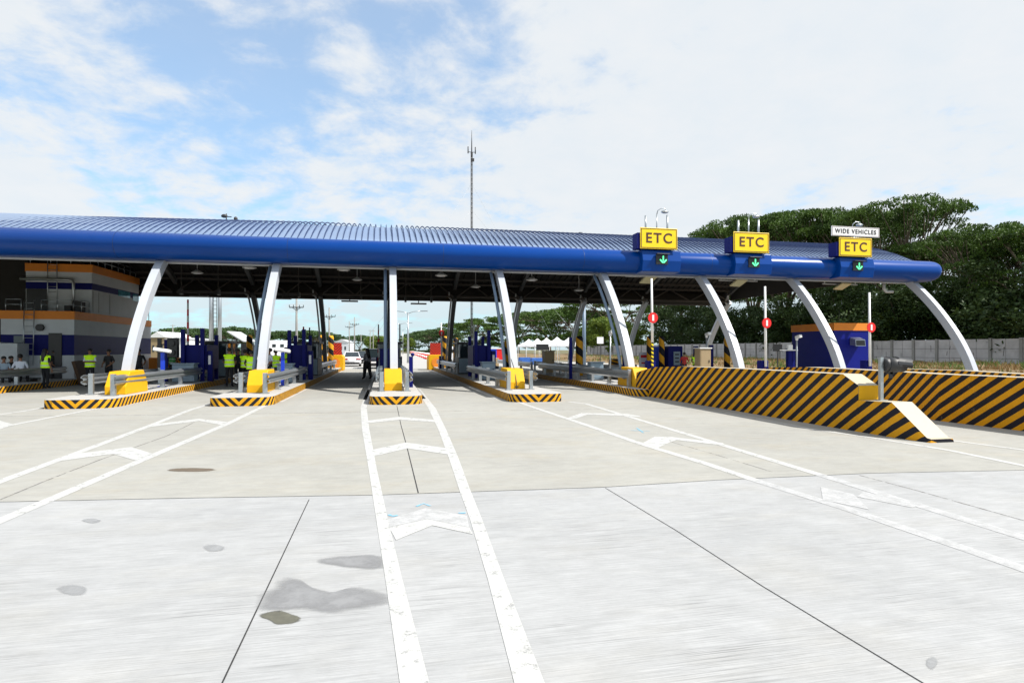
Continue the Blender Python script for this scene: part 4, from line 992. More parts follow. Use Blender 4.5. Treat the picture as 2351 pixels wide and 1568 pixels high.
# ================================================================== BLUE HUT
hx0, hx1, hy = 23.0, 25.1, 27.0
ht = thing('electrical_hut', 'dark blue hut with an orange top band behind the barriers', 'hut', ((hx0 + hx1) / 2, hy, 0)); w = (hx1 - hx0) / 2
mb = MB(); mb.b2(-w, w, 0, 3.3, 0, 2.66); mb.build('wall', 'hut_blue', ht)
mb = MB(); mb.b2(-w - .04, w + .04, -.04, 3.34, 2.66, 3.05); mb.build('parapet', 'orange', ht)
mb = MB(); X = XY(1968, 26.8) - (hx0 + hx1) / 2
mb.prism([(-.03, 2.30), (-.40, 2.18), (-.44, 1.84), (-.03, 1.90)], X - .30, X + .30); hd = mb.build('vent_hood', 'galv', ht)
mb = MB(); mb.add([(X - .27, -.405, 2.14), (X + .27, -.405, 2.14), (X + .27, -.443, 1.87), (X - .27, -.443, 1.87)], [(0, 1, 2, 3)]); mb.build('louvre', 'dark', hd, fix=False)
mb = MB(); mb.tube([(w * .1, 1, 3.05), (w * .1, 1, 3.8)], .015, 6); mb.build('aerial', 'dark', ht)

# ================================================================== BOUNDARY WALL
wl = thing('boundary_wall', 'long grey precast concrete wall in front of the big trees', 'wall', (52.5, 0, 0)); random.seed(11)
y = 14.0; k = 0
while y < 150:
    mb = MB(); mb.b2(.03, .09, y + .15, y + 2.5, 0, 2.6, 1)
    for r in range(3):
        z0 = .02 + r * .87
        for q in range(2):
            a = y + .16 + q * 1.17; mb.b2(-.02 - random.random() * .012, .029, a, a + 1.135, z0, z0 + .84, 0)
    if y < 80:
        for q in range(3):                                            # repair cracks
            if random.random() < .6:
                yy = y + .3 + random.random() * 2; zz_ = .9 + random.random() * 1.3; l = .3 + random.random() * .5; dx = random.uniform(-.18, .18)
                mb.add([(-.036, yy, zz_), (-.036, yy + .05, zz_), (-.036, yy + .05 + dx, zz_ - l), (-.036, yy + dx, zz_ - l)], [(0, 1, 2, 3)], 1)
    mb.build('panel', ['con_wall', 'wjoint'], wl)
    mb = MB(); mb.b2(-.13, .13, y - .13, y + .13, 0, 2.68); mb.build('post', 'con_post', wl)
    y += 2.62

# ================================================================== TENTS
random.seed(2)
def tent(px, d, label, z=2.35, s=3.0):
    p = AD(px, d); t = thing('canopy_tent', label, 'tent', (p.x, p.y, 0), rad(-12), 'white pyramid tents behind the canopy')
    mb = MB(); h = s / 2; zt = z + .95; prof = [(h, z - .28), (h, z), (h * .55, z + .28), (h * .22, z + .62), (.03, zt)]
    rings = []
    for a, zz_ in prof: rings.append([(-a, -a, zz_), (0, -a, zz_ - .04 * (zz_ > z)), (a, -a, zz_), (a, 0, zz_ - .04 * (zz_ > z)), (a, a, zz_), (0, a, zz_), (-a, a, zz_), (-a, 0, zz_)])
    mb.loft(rings, 0); mb.build('roof', 'tent', t)
    for sx in (-1, 1):
        for s2 in (-1, 1):
            mb = MB(); mb.tube([(sx * h * .97, s2 * h * .97, 0), (sx * h * .97, s2 * h * .97, z - .1)], .035, 6); mb.build('leg', 'white', t)
for px, d, lb in ((1214, 92, 'leftmost white tent, mostly behind the fourth column'), (1234, 87, 'second white tent from the left'), (1255, 82, 'third white tent, above the brown cabinet'), (1279, 77, 'largest white tent right of the brown cabinet'), (1306, 80, 'rightmost white tent partly behind the curved rear column')): tent(px, d, lb, s=3.4)
for px, d, lb in ((1204, 70, 'left blue-clothed table under the tents'), (1232, 66, 'right blue-clothed table under the tents')):
    p = AD(px, d); mb = MB(); mb.box((0, 0, .38), (1.35, .8, .75), taper=.94); tag(mb.build('covered_table', 'cloth_blue', None, (p.x, p.y, 0), bevel=.03), lb, 'table')
p = AD(1245, 68); mb = MB(); mb.b2(-.7, .7, -.1, .1, 1.6, 2.3); mb.b2(-.03, .03, -.03, .03, 0, 1.6); tag(mb.build('tent_speaker', 'black', None, (p.x, p.y, 0)), 'black screen standing under the tents above the brown cabinet', 'screen')

# ================================================================== VEHICLES
def car(loc, rz, label, paint, L=4.5, Wd=1.78, H=1.46, suv=False, group=None):
    """x across, front towards +y (local); rear faces -y"""
    t = thing('parked_car' if suv else 'sedan_car', label, 'car', loc, rz, group)
    hw = Wd / 2; B = .92 if not suv else .98; zr = H
    st = [(-L / 2, .30, B * .90, .92), (-L / 2 + .12, .25, B, .98), (-L / 2 + .9, .2, B + .04, 1), (0, .2, B, 1), (L / 2 - 1.0, .2, B - .06, 1), (L / 2 - .25, .24, B - .16, .95), (L / 2, .32, B - .3, .85)]
    rings = []
    for y, zb, zt, k in st:
        a = hw * k; rings.append([(-a * .93, y, zb), (-a, y, zb + .18), (-a, y, zt - .16), (-a * .93, y, zt), (a * .93, y, zt), (a, y, zt - .16), (a, y, zb + .18), (a * .93, y, zb)])
    mb = MB(); mb.loft(rings, 0, True); mb.build('body', paint, t)
    y0, y1 = (-L / 2 + (.35 if suv else .75), L / 2 - 1.2); r0, r1 = (y0 + (.12 if suv else .75), y1 - .85)
    a, b = hw * .86, hw * .70
    g = [[(-a, y0, B - .03), (a, y0, B - .03), (a, y1, B - .08), (-a, y1, B - .08)], [(-b, r0, zr - .05), (b, r0, zr - .05), (b, r1, zr - .05), (-b, r1, zr - .05)]]
    mb = MB(); mb.loft(g, 0); mb.build('windows', 'glass', t)
    mb = MB(); mb.loft([[(-b * 1.02, r0 - .04, zr - .055), (b * 1.02, r0 - .04, zr - .055), (b * 1.02, r1 + .05, zr - .055), (-b * 1.02, r1 + .05, zr - .055)], [(-b * .9, r0 + .1, zr), (b * .9, r0 + .1, zr), (b * .9, r1 - .1, zr), (-b * .9, r1 - .1, zr)]], 0)
    for sx in (-1, 1):                                             # pillars
        for (ya, yb) in ((y0, r0), (y1, r1)): mb.tube([(sx * a, ya, B - .04), (sx * b, yb, zr - .05)], .045, 6)
        mb.tube([(sx * a * 1.0, (y0 + y1) / 2, B - .05), (sx * b, (r0 + r1) / 2, zr - .05)], .04, 6)
    mb.build('roof', paint, t)
    for sx in (-1, 1):
        for yy in (-L / 2 + .85, L / 2 - .9):
            mb = MB(); mb.tube([(sx * (hw - .20), yy, .33), (sx * (hw + .01), yy, .33)], .33, 18); wv = mb.build('wheel', 'tyre', t)
            mb = MB(); mb.tube([(sx * (hw + .012), yy, .33), (sx * (hw + .025), yy, .33)], .2, 12); mb.build('rim', 'galv', wv)
        mb = MB(); mb.box((sx * hw * .70, -L / 2 - .005, B - .17), (.44, .06, .13)); mb.build('tail_light', 'tail', t, bevel=.02)
        mb = MB(); mb.box((sx * hw * .68, L / 2 - .04, B - .36), (.36, .08, .14)); mb.build('headlight', 'white', t, bevel=.02)
    mb = MB(); mb.b2(-hw * .82, hw * .82, -L / 2 - .03, -L / 2 + .1, .26, .42); mb.build('bumper', 'dark', t)
    mb = MB(); mb.b2(-.26, .26, -L / 2 - .035, -L / 2 - .012, .50, .63); mb.build('number_plate', 'sign_white', t)
    return t
p = AD(808, 60.5); car(p, rad(3), 'white sedan seen from behind on the open lane left of the middle column', 'car_white')
p = AD(771, 66); car(p, rad(4), 'dark saloon just left of the white sedan', 'car_dark', H=1.5)
p = AD(858, 54); car(p, rad(2), 'black sport utility car with silver bumper behind the walking woman', 'car_dark', H=1.75, suv=True)
p = AD(834, 74); car(p, rad(2), 'small dark car between the white sedan and the walking woman', 'car_dark', H=1.5)
def van(loc, rz, label, L=4.6, Wd=1.75, H=1.95, paint='car_white'):
    t = thing('van', label, 'van', loc, rz); hw = Wd / 2
    rings = [[(-hw, y, .35), (hw, y, .35), (hw, y, H * .6), (hw * .9, y, zt), (-hw * .9, y, zt), (-hw, y, H * .6)] for y, zt in ((-L / 2, H - .04), (-L / 2 + .1, H), (L / 2 - 1.1, H), (L / 2 - .6, H * .62), (L / 2, H * .55))]
    mb = MB(); mb.loft(rings, 0); mb.build('body', paint, t, bevel=.04)
    for sx in (-1, 1):
        mb = MB(); mb.box((sx * .42, -L / 2 - .012, H * .78), (.38, .02, .34)); mb.build('rear_window', 'glass', t)
        mb = MB(); mb.box((sx * hw * .88, -L / 2 - .01, H * .45), (.14, .04, .34)); mb.build('tail_light', 'tail', t)
        for yy in (-L / 2 + .8, L / 2 - .8):
            mb = MB(); mb.tube([(sx * (hw - .2), yy, .34), (sx * (hw + .01), yy, .34)], .34, 16); mb.build('wheel', 'tyre', t)
    mb = MB(); mb.b2(-hw, hw, -L / 2 - .08, -L / 2 - .02, .4, .56); mb.build('bumper', 'dark', t)
    return t
p = AD(1049, 62); van(p, rad(-6), 'white van seen from behind left of the blue booth frame near the fourth column')
p = AD(640, 70); t = van(p, rad(8), 'white-roofed truck behind the second column and its people', L=6, Wd=2.6, H=2.7)
p = AD(1137, 78); t = thing('portable_cabin', 'small blue and red cabin far behind the tan divider', 'cabin', (p.x, p.y, 0), rad(-10))
mb = MB(); mb.b2(-.9, .2, -.6, .6, 0, 1.75, 0); mb.b2(.201, 1.0, -.6, .6, 0, 1.75, 1); mb.build('walls', ['blue_bright', 'red'], t); mb = MB(); mb.b2(-.95, 1.05, -.66, .66, 1.75, 1.9); mb.build('roof', 'white', t)

# far red and white plastic barriers
pb = None; a, b = AD(986, 105), AD(943, 330)
for k in range(26):
    u = (k / 25.0); q = a.lerp(b, u ** 1.3)
    if pb is None:
        pb = thing('plastic_barrier', '', 'barrier', (0, 0, 0), 0, 'red and white plastic barriers lining the far road')
        mb = MB(); mb.prism([(-.28, 0), (.28, 0), (.12, .45), (.10, 1.0), (-.10, 1.0), (-.12, .45)], -.95, .95); mb.build('body', 'plastic_pink', pb, bevel=.04) if 'plastic_pink' in M else mb.build('body', 'red_white', pb, bevel=.04)
        r = pb
    else: r = dup(pb, (0, 0, 0))
    r.location = q; r.rotation_euler = (0, 0, rad(70 if k % 2 else 40)); r['label'] = 'one of the red and white plastic barriers lining the far road'
q = AD(995, 90)

# ================================================================== POLES AND MASTS
def utility_pole(px, d, ptop, parm, arm_px, label):
    p = AD(px, d); H = EYE + (803 - ptop) * d / FP; za = EYE + (803 - parm) * d / FP; aw = arm_px * d / FP
    t = thing('utility_pole', label, 'utility pole', (p.x, p.y, 0), 0, 'concrete electricity poles beyond the plaza')
    mb = MB(); mb.tube([(0, 0, 0), (0, 0, H)], [.19, .10], 8); mb.build('pole', 'con_post', t)
    mb = MB(); mb.box((0, -.12, za), (aw, .1, .12), rz=-YAW); mb.tube([(-aw * .3, -.1, za), (0, -.1, za - aw * .22)], .04, 5); mb.tube([(aw * .3, -.1, za), (0, -.1, za - aw * .22)], .04, 5)
    for q in (-.48, -.2, .2, .48): mb.tube([(aw * q, -.12, za + .05), (aw * q, -.12, za + .32)], .05, 6)
    mb.build('crossarm', 'dark', t)
utility_pole(681, 75, 672, 706, 32, 'electricity pole with crossarm nearest, right of the second column')
utility_pole(756, 100, 706, 727, 28, 'electricity pole with crossarm behind the rear column of the second island')
utility_pole(802, 170, 738, 751, 18, 'shorter of the two electricity poles above the white sedan')
utility_pole(814, 140, 728, 745, 20, 'taller of the two electricity poles above the white sedan')
for px, d, pt, lb in ((850, 200, 757, 'left thin pole of the pair above the walking woman'), (857, 190, 757, 'right thin pole of the pair above the walking woman'), (829, 210, 768, 'plain thin pole between the paired poles and the sedan poles'), (397, 150, 745, 'thin pole above the white shed at the left')):
    p = AD(px, d); mb = MB(); H = EYE + (803 - pt) * d / FP; mb.tube([(0, 0, 0), (0, 0, H)], [.18, .1], 7); mb.box((0, 0, H - .3), (1.2, .1, .1)); tag(mb.build('thin_pole', 'con_post', None, (p.x, p.y, 0)), lb, 'pole')
def street_lamp(px, d, ptop, l, r, label):
    p = AD(px, d); H = EYE + (803 - ptop) * d / FP; t = thing('street_lamp', label, 'street lamp', (p.x, p.y, 0), -YAW, 'double-armed street lamps along the far road')
    mb = MB(); mb.tube([(0, 0, 0), (0, 0, H)], [.16, .09], 8); mb.build('pole', 'galv', t)
    for s_, e in ((-1, l), (1, r)):
        w_ = e * d / FP; mb = MB(); mb.tube([(0, 0, H - .1), (s_ * w_ * .4, 0, H + .12), (s_ * w_, 0, H + .22)], .05, 6); mb.box((s_ * (w_ + .35), 0, H + .2), (.9, .3, .12)); mb.build('arm', 'galv', t)
street_lamp(937, 75, 718, 30, 30, 'nearest tall double street lamp right of the middle column')
street_lamp(918, 130, 744, 18, 20, 'second double street lamp seen close to the middle column')
street_lamp(925, 220, 757, 9, 9, 'farthest double street lamp by the road end')
# monopole pair with ladder
p = AD(494, 62); t = thing('ladder_tower', 'two thick grey tubes with a ladder between them behind the canopy', 'tower', (p.x, p.y, 0), -YAW)
for s_ in (-.42, .48):
    mb = MB(); mb.tube([(s_, 0, 0), (s_, 0, 11.5)], [.21, .17], 14); mb.build('tube', 'galv', t)
mb = MB(); mb.tube([(-.12, -.1, 0), (-.12, -.1, 11.2)], .03, 6); mb.tube([(.22, -.1, 0), (.22, -.1, 11.2)], .03, 6); z = .4
while z < 11: mb.tube([(-.12, -.1, z), (.22, -.1, z)], .02, 5); z += .42
mb.build('ladder', 'dark', t)
# tall pole beside the tents
p = AD(1341, 60); mb = MB(); mb.tube([(0, 0, 0), (0, 0, 6.4)], [.19, .17], 12); tag(mb.build('steel_pole', 'pipe', None, (p.x, p.y, 0)), 'thick blue-grey steel pole right of the large striped bollard', 'pole')
# radio mast
p = AD(1083, 62); mz = EYE + (803 - 300) * 62 / FP; t = thing('radio_mast', 'tall thin radio mast rising above the canopy roof', 'mast', (p.x, p.y, 0))
zc = EYE + (803 - 350) * 62 / FP
mb = MB(); 
for k in range(3):
    a = rad(90 + 120 * k); mb.tube([(.11 * math.cos(a), .11 * math.sin(a), 0), (.09 * math.cos(a), .09 * math.sin(a), zc)], .035, 5)
z = .3
while z < zc: mb.tube([(.1, .02, z), (-.08, .08, z + .2), (-.02, -.1, z + .4)], .02, 4); z += .5
mb.tube([(0, 0, zc - .5), (0, 0, mz - 1.2), (0, 0, mz)], [.07, .05, .015], 6); mb.build('lattice', 'dark', t)
mb = MB(); mb.box((0, 0, zc), (.8, .05, .05)); 
for x_ in (-.38, .38): mb.tube([(x_, 0, zc - .15), (x_, 0, zc + .55)], .06, 6)
mb.box((.1, 0, zc - .8), (.3, .2, .3)); mb.build('antenna', 'dark', t)
for k, (ax, ay) in enumerate(((-11, 3), (11, 4), (-12, -3), (11.5, -5))):
    mb = MB(); mb.tube([(0, 0, zc - (3.2 if k < 2 else 6)), (ax, ay, 1)], .008, 4); mb.build('guy_wire', 'trim', t)
for px, py, lb in ((520, 505, 'small cluster of aerials on the roof ridge at the left'), (1336, 540, 'tiny pair of aerials on the roof ridge left of the ETC signs')):
    X = XY(px, 33.5); t = thing('roof_aerial', lb, 'aerial', (X, 33.5, ZP)); big = px < 1000
    mb = MB(); h = .62 if big else .45; mb.tube([(0, 0, 0), (0, 0, h)], .03, 6); mb.tube([(.45, 0, 0), (.45, 0, h * .7)], .03, 6); mb.box((0, 0, h * .75), (.5, .05, .04)); mb.build('stand', 'dark', t)
    mb = MB(); mb.sphere((-.1, 0, h * .8), (.16, .1, .1)); mb.sphere((.45, 0, h * .6), (.1, .1, .12)); mb.build('aerial_head', 'dark', t)

# ================================================================== FAR BUILDINGS
def shed(px0, px1, d, ptop, label, matl='white', roofm='trim', rise=.6, depth=8):
    a, b = AD(px0, d), AD(px1, d); c = (a + b) / 2; w = (b - a).length; h = EYE + (803 - ptop) * d / FP; t = thing('warehouse', label, 'building', (c.x, c.y, 0), -YAW)
    mb = MB(); mb.b2(-w / 2, w / 2, 0, depth, 0, h); mb.build('wall', matl, t)
    mb = MB(); mb.loft([[(-w / 2 - .2, -.2, h), (w / 2 + .2, -.2, h), (w / 2 + .2, -.2, h + .05), (0, -.2, h + rise), (-w / 2 - .2, -.2, h + .05)], [(-w / 2 - .2, depth, h), (w / 2 + .2, depth, h), (w / 2 + .2, depth, h + .05), (0, depth, h + rise), (-w / 2 - .2, depth, h + .05)]], 0); mb.build('roof', roofm, t)
    for k in range(3):
        mb = MB(); mb.b2(-w * .35 + k * w * .28, -w * .35 + k * w * .28 + w * .12, -.03, -.004, h * .35, h * .65); mb.build('window', 'glass', t)
shed(381, 432, 90, 779, 'white corrugated shed right of the striped building', rise=.3)
shed(345, 380, 100, 775, 'shed with pale gable roof touching the striped building', 'tan', 'white', 1.0)
shed(768, 800, 230, 786, 'low pale grey building behind the dark cars', 'wall_white', 'trim', 1.2)
p = AD(556, 60); t = thing('lean_to_shelter', 'shelter with a sloping pale roof left of the second column', 'shelter', (p.x, p.y, 0), -YAW)
mb = MB(); mb.box((0, 0, 2.95), (1.9, 3, .1), ry=rad(31)); mb.build('roof', 'trim', t)
for x_, h in ((-.6, 3.2), (.6, 2.5)):
    mb = MB(); mb.b2(x_ - .06, x_ + .06, -.06, .06, 0, h); mb.build('post', 'dark', t)
mb = MB(); mb.b2(-.4, .9, .6, .7, 0, 2.3); mb.build('back_panel', 'dark', t)

# ================================================================== TREES
def leaf_cloud(mb, cx, cy, cz, rx, ry, rz, n, size, rnd, top=True):
    for _ in range(n):
        while True:
            a, b, c = rnd.uniform(-1, 1), rnd.uniform(-1, 1), rnd.uniform(-1, 1); q = a * a + b * b + c * c
            if q <= 1 and (q > .25 or rnd.random() < .35): break
        if top and c < -.35 and rnd.random() < .6: c = -c * .5
        p = Vector((cx + a * rx, cy + b * ry, cz + c * rz)); s = size * rnd.uniform(.55, 1.3)
        nrm = Vector((rnd.gauss(0, .6), rnd.gauss(0, .6), rnd.gauss(.55, .5))).normalized(); u = nrm.orthogonal().normalized(); ang = rnd.uniform(0, 6.28)
        v = nrm.cross(u); u2 = u * math.cos(ang) + v * math.sin(ang); v2 = nrm.cross(u2)
        mb.add([p - u2 * s * .5, p + v2 * s * .28, p + u2 * s * .5, p - v2 * s * .28], [(0, 1, 2, 3)])
def rain_tree(seed, H, R, nleaf, size, low=.45, pads=60):
    rnd = random.Random(seed); tk = MB(); cr = MB()
    fork = H * .22; tk.tube([(0, 0, 0), (.1, 0, fork * .5), (0, .1, fork)], [H * .035, H * .028, H * .025], 8)
    P = []
    for k in range(pads):
        r = R * math.sqrt(rnd.random()); a = rnd.uniform(0, 6.28); t = rnd.random()
        ztop = H * (low + .50 + (1 - low - .55) * math.sqrt(max(0, 1 - (r / R) ** 2))) * rnd.uniform(.93, 1.0)
        z = ztop if t < .55 else H * (low + (ztop / H - low) * rnd.random())
        P.append((r * math.cos(a) * (1 if t < .55 else .9), r * math.sin(a), z))
    P.sort(key=lambda p: -p[2]); wts = []
    for (x, y, z) in P: s = rnd.uniform(.14, .27) * R; wts.append(s)
    tot = sum(w * w for w in wts)
    for (x, y, z), s in zip(P, wts): leaf_cloud(cr, x, y, z, s * rnd.uniform(.9, 1.3), s * rnd.uniform(.9, 1.3), s * rnd.uniform(.15, .26), int(nleaf * s * s / tot), size, rnd)
    mains = []
    for k in range(7):
        a = k * .9 + rnd.uniform(-.2, .2); r = R * rnd.uniform(.3, .5); e = Vector((r * math.cos(a), r * math.sin(a), H * rnd.uniform(.5, .68))); mains.append(e)
        tk.tube([(0, 0, fork * .9), (e.x * .35, e.y * .35, fork + (e.z - fork) * .5), tuple(e)], [H * .018, H * .013, H * .009], 6)
    for (x, y, z) in P[::1]:
        e = min(mains, key=lambda m: (m - Vector((x, y, z))).length); tk.tube([tuple(e), ((e.x + x) / 2, (e.y + y) / 2, (e.z + z) / 2 + rnd.uniform(-.3, .5)), (x, y, z)], [H * .007, H * .005, H * .003], 4, cap=False)
    return tk, cr
def bush_tree(seed, H, R, nleaf, size):
    rnd = random.Random(seed); tk = MB(); cr = MB(); tk.tube([(0, 0, 0), (.1, 0, H * .4), (0, .1, H * .75)], [H * .025, H * .018, H * .008], 7)
    pads = 26; 
    for k in range(pads):
        a = rnd.uniform(0, 6.28); z = H * rnd.uniform(.12, .93); rr = R * math.sqrt(max(.05, 1 - ((z / H - .45) / .58) ** 2)) * rnd.uniform(.2, .85); s = R * rnd.uniform(.25, .42)
        x, y = rr * math.cos(a), rr * math.sin(a); leaf_cloud(cr, x, y, z, s, s, s * .75, nleaf // pads, size, rnd); tk.tube([(0, 0, z * .5), (x * .6, y * .6, z * .85), (x, y, z)], [.06, .04, .02], 4, cap=False)
    return tk, cr
def place_tree(proto, name, label, x, y, rz=0, sc=1.0, mats=('bark', 'leaf'), grp='big spreading trees beyond the grey wall'):
    tkm, crm = proto; t = thing(name, label, 'tree', (x, y, 0), rz, grp); t.scale = sc if isinstance(sc, tuple) else (sc, sc, sc)
    for nm, me, m_ in (('trunk', tkm, mats[0]), ('crown', crm, mats[1])):
        if me.materials: me.materials[0] = M[m_] if me.materials[0] == M[m_] else me.materials[0]
        else: me.materials.append(M[m_])
        o = bpy.data.objects.new(nm, me); COL.objects.link(o); o.parent = t
    return t
def proto(tc, nm, matl='leaf'): return (tc[0].mesh(nm + '_trunk', [M['bark']]), tc[1].mesh(nm + '_crown', [M[matl]]))
pA = proto(rain_tree(1, 20, 13, 26000, .44, low=.42, pads=85), 'rt_a'); pB = proto(rain_tree(7, 20, 12, 26000, .44, low=.36, pads=85), 'rt_b')
pC = proto(rain_tree(4, 16, 13, 12000, .7, low=.14, pads=75), 'rt_c', 'leaf'); pD = proto(bush_tree(3, 8, 5, 12000, .30), 'bt_d', 'leaf_dark'); pE = proto(bush_tree(9, 9, 4.5, 6500, .5), 'bt_e', 'leaf_light')
pF = proto(rain_tree(12, 11, 11, 7000, .8, low=.05, pads=70), 'rt_f', 'leaf_far')
def tr(px, X=None, Y=None, ptop=0, H0=20, **k):
    if Y is None: Y = YX(px, X)
    else: X = XY(px, Y)
    d = X * sy + Y * cy_; H = EYE + (803 - ptop) * d / FP; return X, Y, H / H0
for px, X, pt, pr, lb, rz, w in ((2065, 62, 458, pA, 'tallest spreading tree above the right end of the roof', .4, .52), (1965, 66, 490, pB, 'tree directly behind the WIDE VEHICLES sign', 2.2, .6), (1880, 64, 486, pA, 'tree between the middle ETC sign and the WIDE VEHICLES sign', 3.3, .6),
                           (1800, 62, 480, pB, 'wide tree right behind the middle ETC sign poles', 1.9, .6), (1730, 66, 492, pA, 'tree just left of the middle ETC sign', 5.0, .5), (1655, 64, 516, pB, 'tree whose left edge meets the sky left of the middle ETC sign', 5.4, .45),
                           (2170, 64, 540, pB, 'lower tree between the tallest one and the right group', .2, .6), (2262, 60, 512, pA, 'rounded tree above the wall right of the last column', 4.1, .55), (2355, 62, 545, pB, 'tree cut by the right edge of the picture', 2.2, .6),
                           (1560, 66, 610, pB, 'tree hidden by the roof behind the sixth column', 2.7, .8), (2470, 62, 500, pA, 'tree beyond the right edge closing the row', .9, .8), (2110, 74, 560, pA, 'darker tree set back behind the tallest one', 2.9, .9)):
    x, y, s = tr(px, X=X, ptop=pt); place_tree(pr, 'rain_tree', lb, x, y, rz, (s * w, s * w, s))
for px, X, pt, lb, rz, w in ((1262, 58, 704, 'umbrella-shaped tree above the white tents', 1.0, 1.15), (1120, 50, 724, 'umbrella-shaped tree left of the fourth column', 2.0, .95), (1335, 62, 702, 'tree behind the thick blue-grey steel pole', 3.0, 1.0), (1048, 40, 738, 'smaller tree beside the distant red disc', 4.0, .8), (1190, 66, 712, 'tree between the two umbrella-shaped ones', .3, .9), (1420, 66, 660, 'tree just left of the fifth column under the roof', 2.3, .9)):
    x, y, s = tr(px, X=X, ptop=pt, H0=16); place_tree(pC, 'rain_tree', lb, x, y, rz, (s * w, s * w, s), grp='spreading trees behind the tents')
for px, Y, pt, lb, w in ((985, 330, 757, 'dark far tree right of the tall double street lamp', 1.1), (1010, 260, 752, 'dark far tree left of the distant red disc', .9), (962, 420, 768, 'lowest far tree at the end of the road', 1.0), (700, 260, 757, 'wide low tree behind the second blue booth frame', 1.5), (640, 250, 758, 'low tree right of the second column', 1.1), (752, 330, 768, 'low tree behind the rear second-island column', 1.0),
                      (540, 200, 748, 'tree between the grey tubes and the sloping shelter', .9), (455, 210, 752, 'tree right of the tall red-tipped boom', 1.0), (420, 240, 750, 'tree left of the tall red-tipped boom', 1.0), (825, 380, 768, 'far dark tree behind the sedan poles', .9), (500, 260, 762, 'low tree behind the two grey tubes', 1.3), (585, 230, 760, 'low tree directly left of the second column', 1.0), (380, 260, 772, 'low tree over the white shed', 1.0)):
    x, y, s = tr(px, Y=Y, ptop=pt, H0=11); place_tree(pF, 'far_tree', lb, x, y, px * .1, (s * w, s * w, s), mats=('bark', 'leaf_far'), grp='trees far beyond the plaza')
for px, Y, pt, lb in ((850, 300, 772, 'light green far tree above the walking woman'), (868, 260, 770, 'light green far tree left of the middle column'), (935, 280, 775, 'light green far bush right of the middle column')):
    x, y, s = tr(px, Y=Y, ptop=pt, H0=9); place_tree(pE, 'light_tree', lb, x, y, px * .1, (s * 1.3, s * 1.3, s), mats=('bark', 'leaf_light'), grp='light green trees')
for px, X, pt, lb in ((1385, 54.5, 728, 'bright green tree behind the wall left of the fifth column'), (1350, 55, 745, 'bright green bush above the wall by the steel pole'), (1425, 55, 738, 'bright green bush right behind the fifth column'), (1460, 56, 750, 'bright green bush between the fifth column and the nearest boom'), (2020, 56, 715, 'lighter green tree above the blue hut end')):
    x, y, s = tr(px, X=X, ptop=pt, H0=9); place_tree(pE, 'light_tree', lb, x, y, px * .1, (s, s, s), mats=('bark', 'leaf_light'), grp='light green trees')
DB = ['dark bushy tree over the wall at the right picture edge', 'dark bushy tree over the wall right of the last column foot', 'dark bushy tree over the wall left of the last column foot', 'dark bushy tree seen through the last column arch', 'dark bushy tree right above the hooded signal lamp',
      'dark bushy tree behind the corner of the blue hut', 'dark bushy tree behind the orange band of the hut', 'dark bushy tree behind the seventh column', 'dark bushy tree over the black board', 'dark bushy tree behind the middle red disc', 'dark bushy tree left of the middle red disc', 'dark bushy tree behind the sixth column', 'dark bushy tree between the sixth column and the nearest boom', 'dark bushy tree behind the nearest red disc']
rb = random.Random(8)
for k, px in enumerate((2390, 2300, 2215, 2135, 2065, 1990, 1925, 1865, 1810, 1760, 1705, 1655, 1600, 1540)):
    X = 57.5 + rb.uniform(-1, 3); y = YX(px, X); s = rb.uniform(.95, 1.3); place_tree(pD, 'bushy_tree', DB[k], X, y, rb.uniform(0, 6), (s * 1.15, s * 1.15, s * (1.0 if px > 1700 else 1.25)), mats=('bark', 'leaf_dark'), grp='dark bushy trees along the wall')

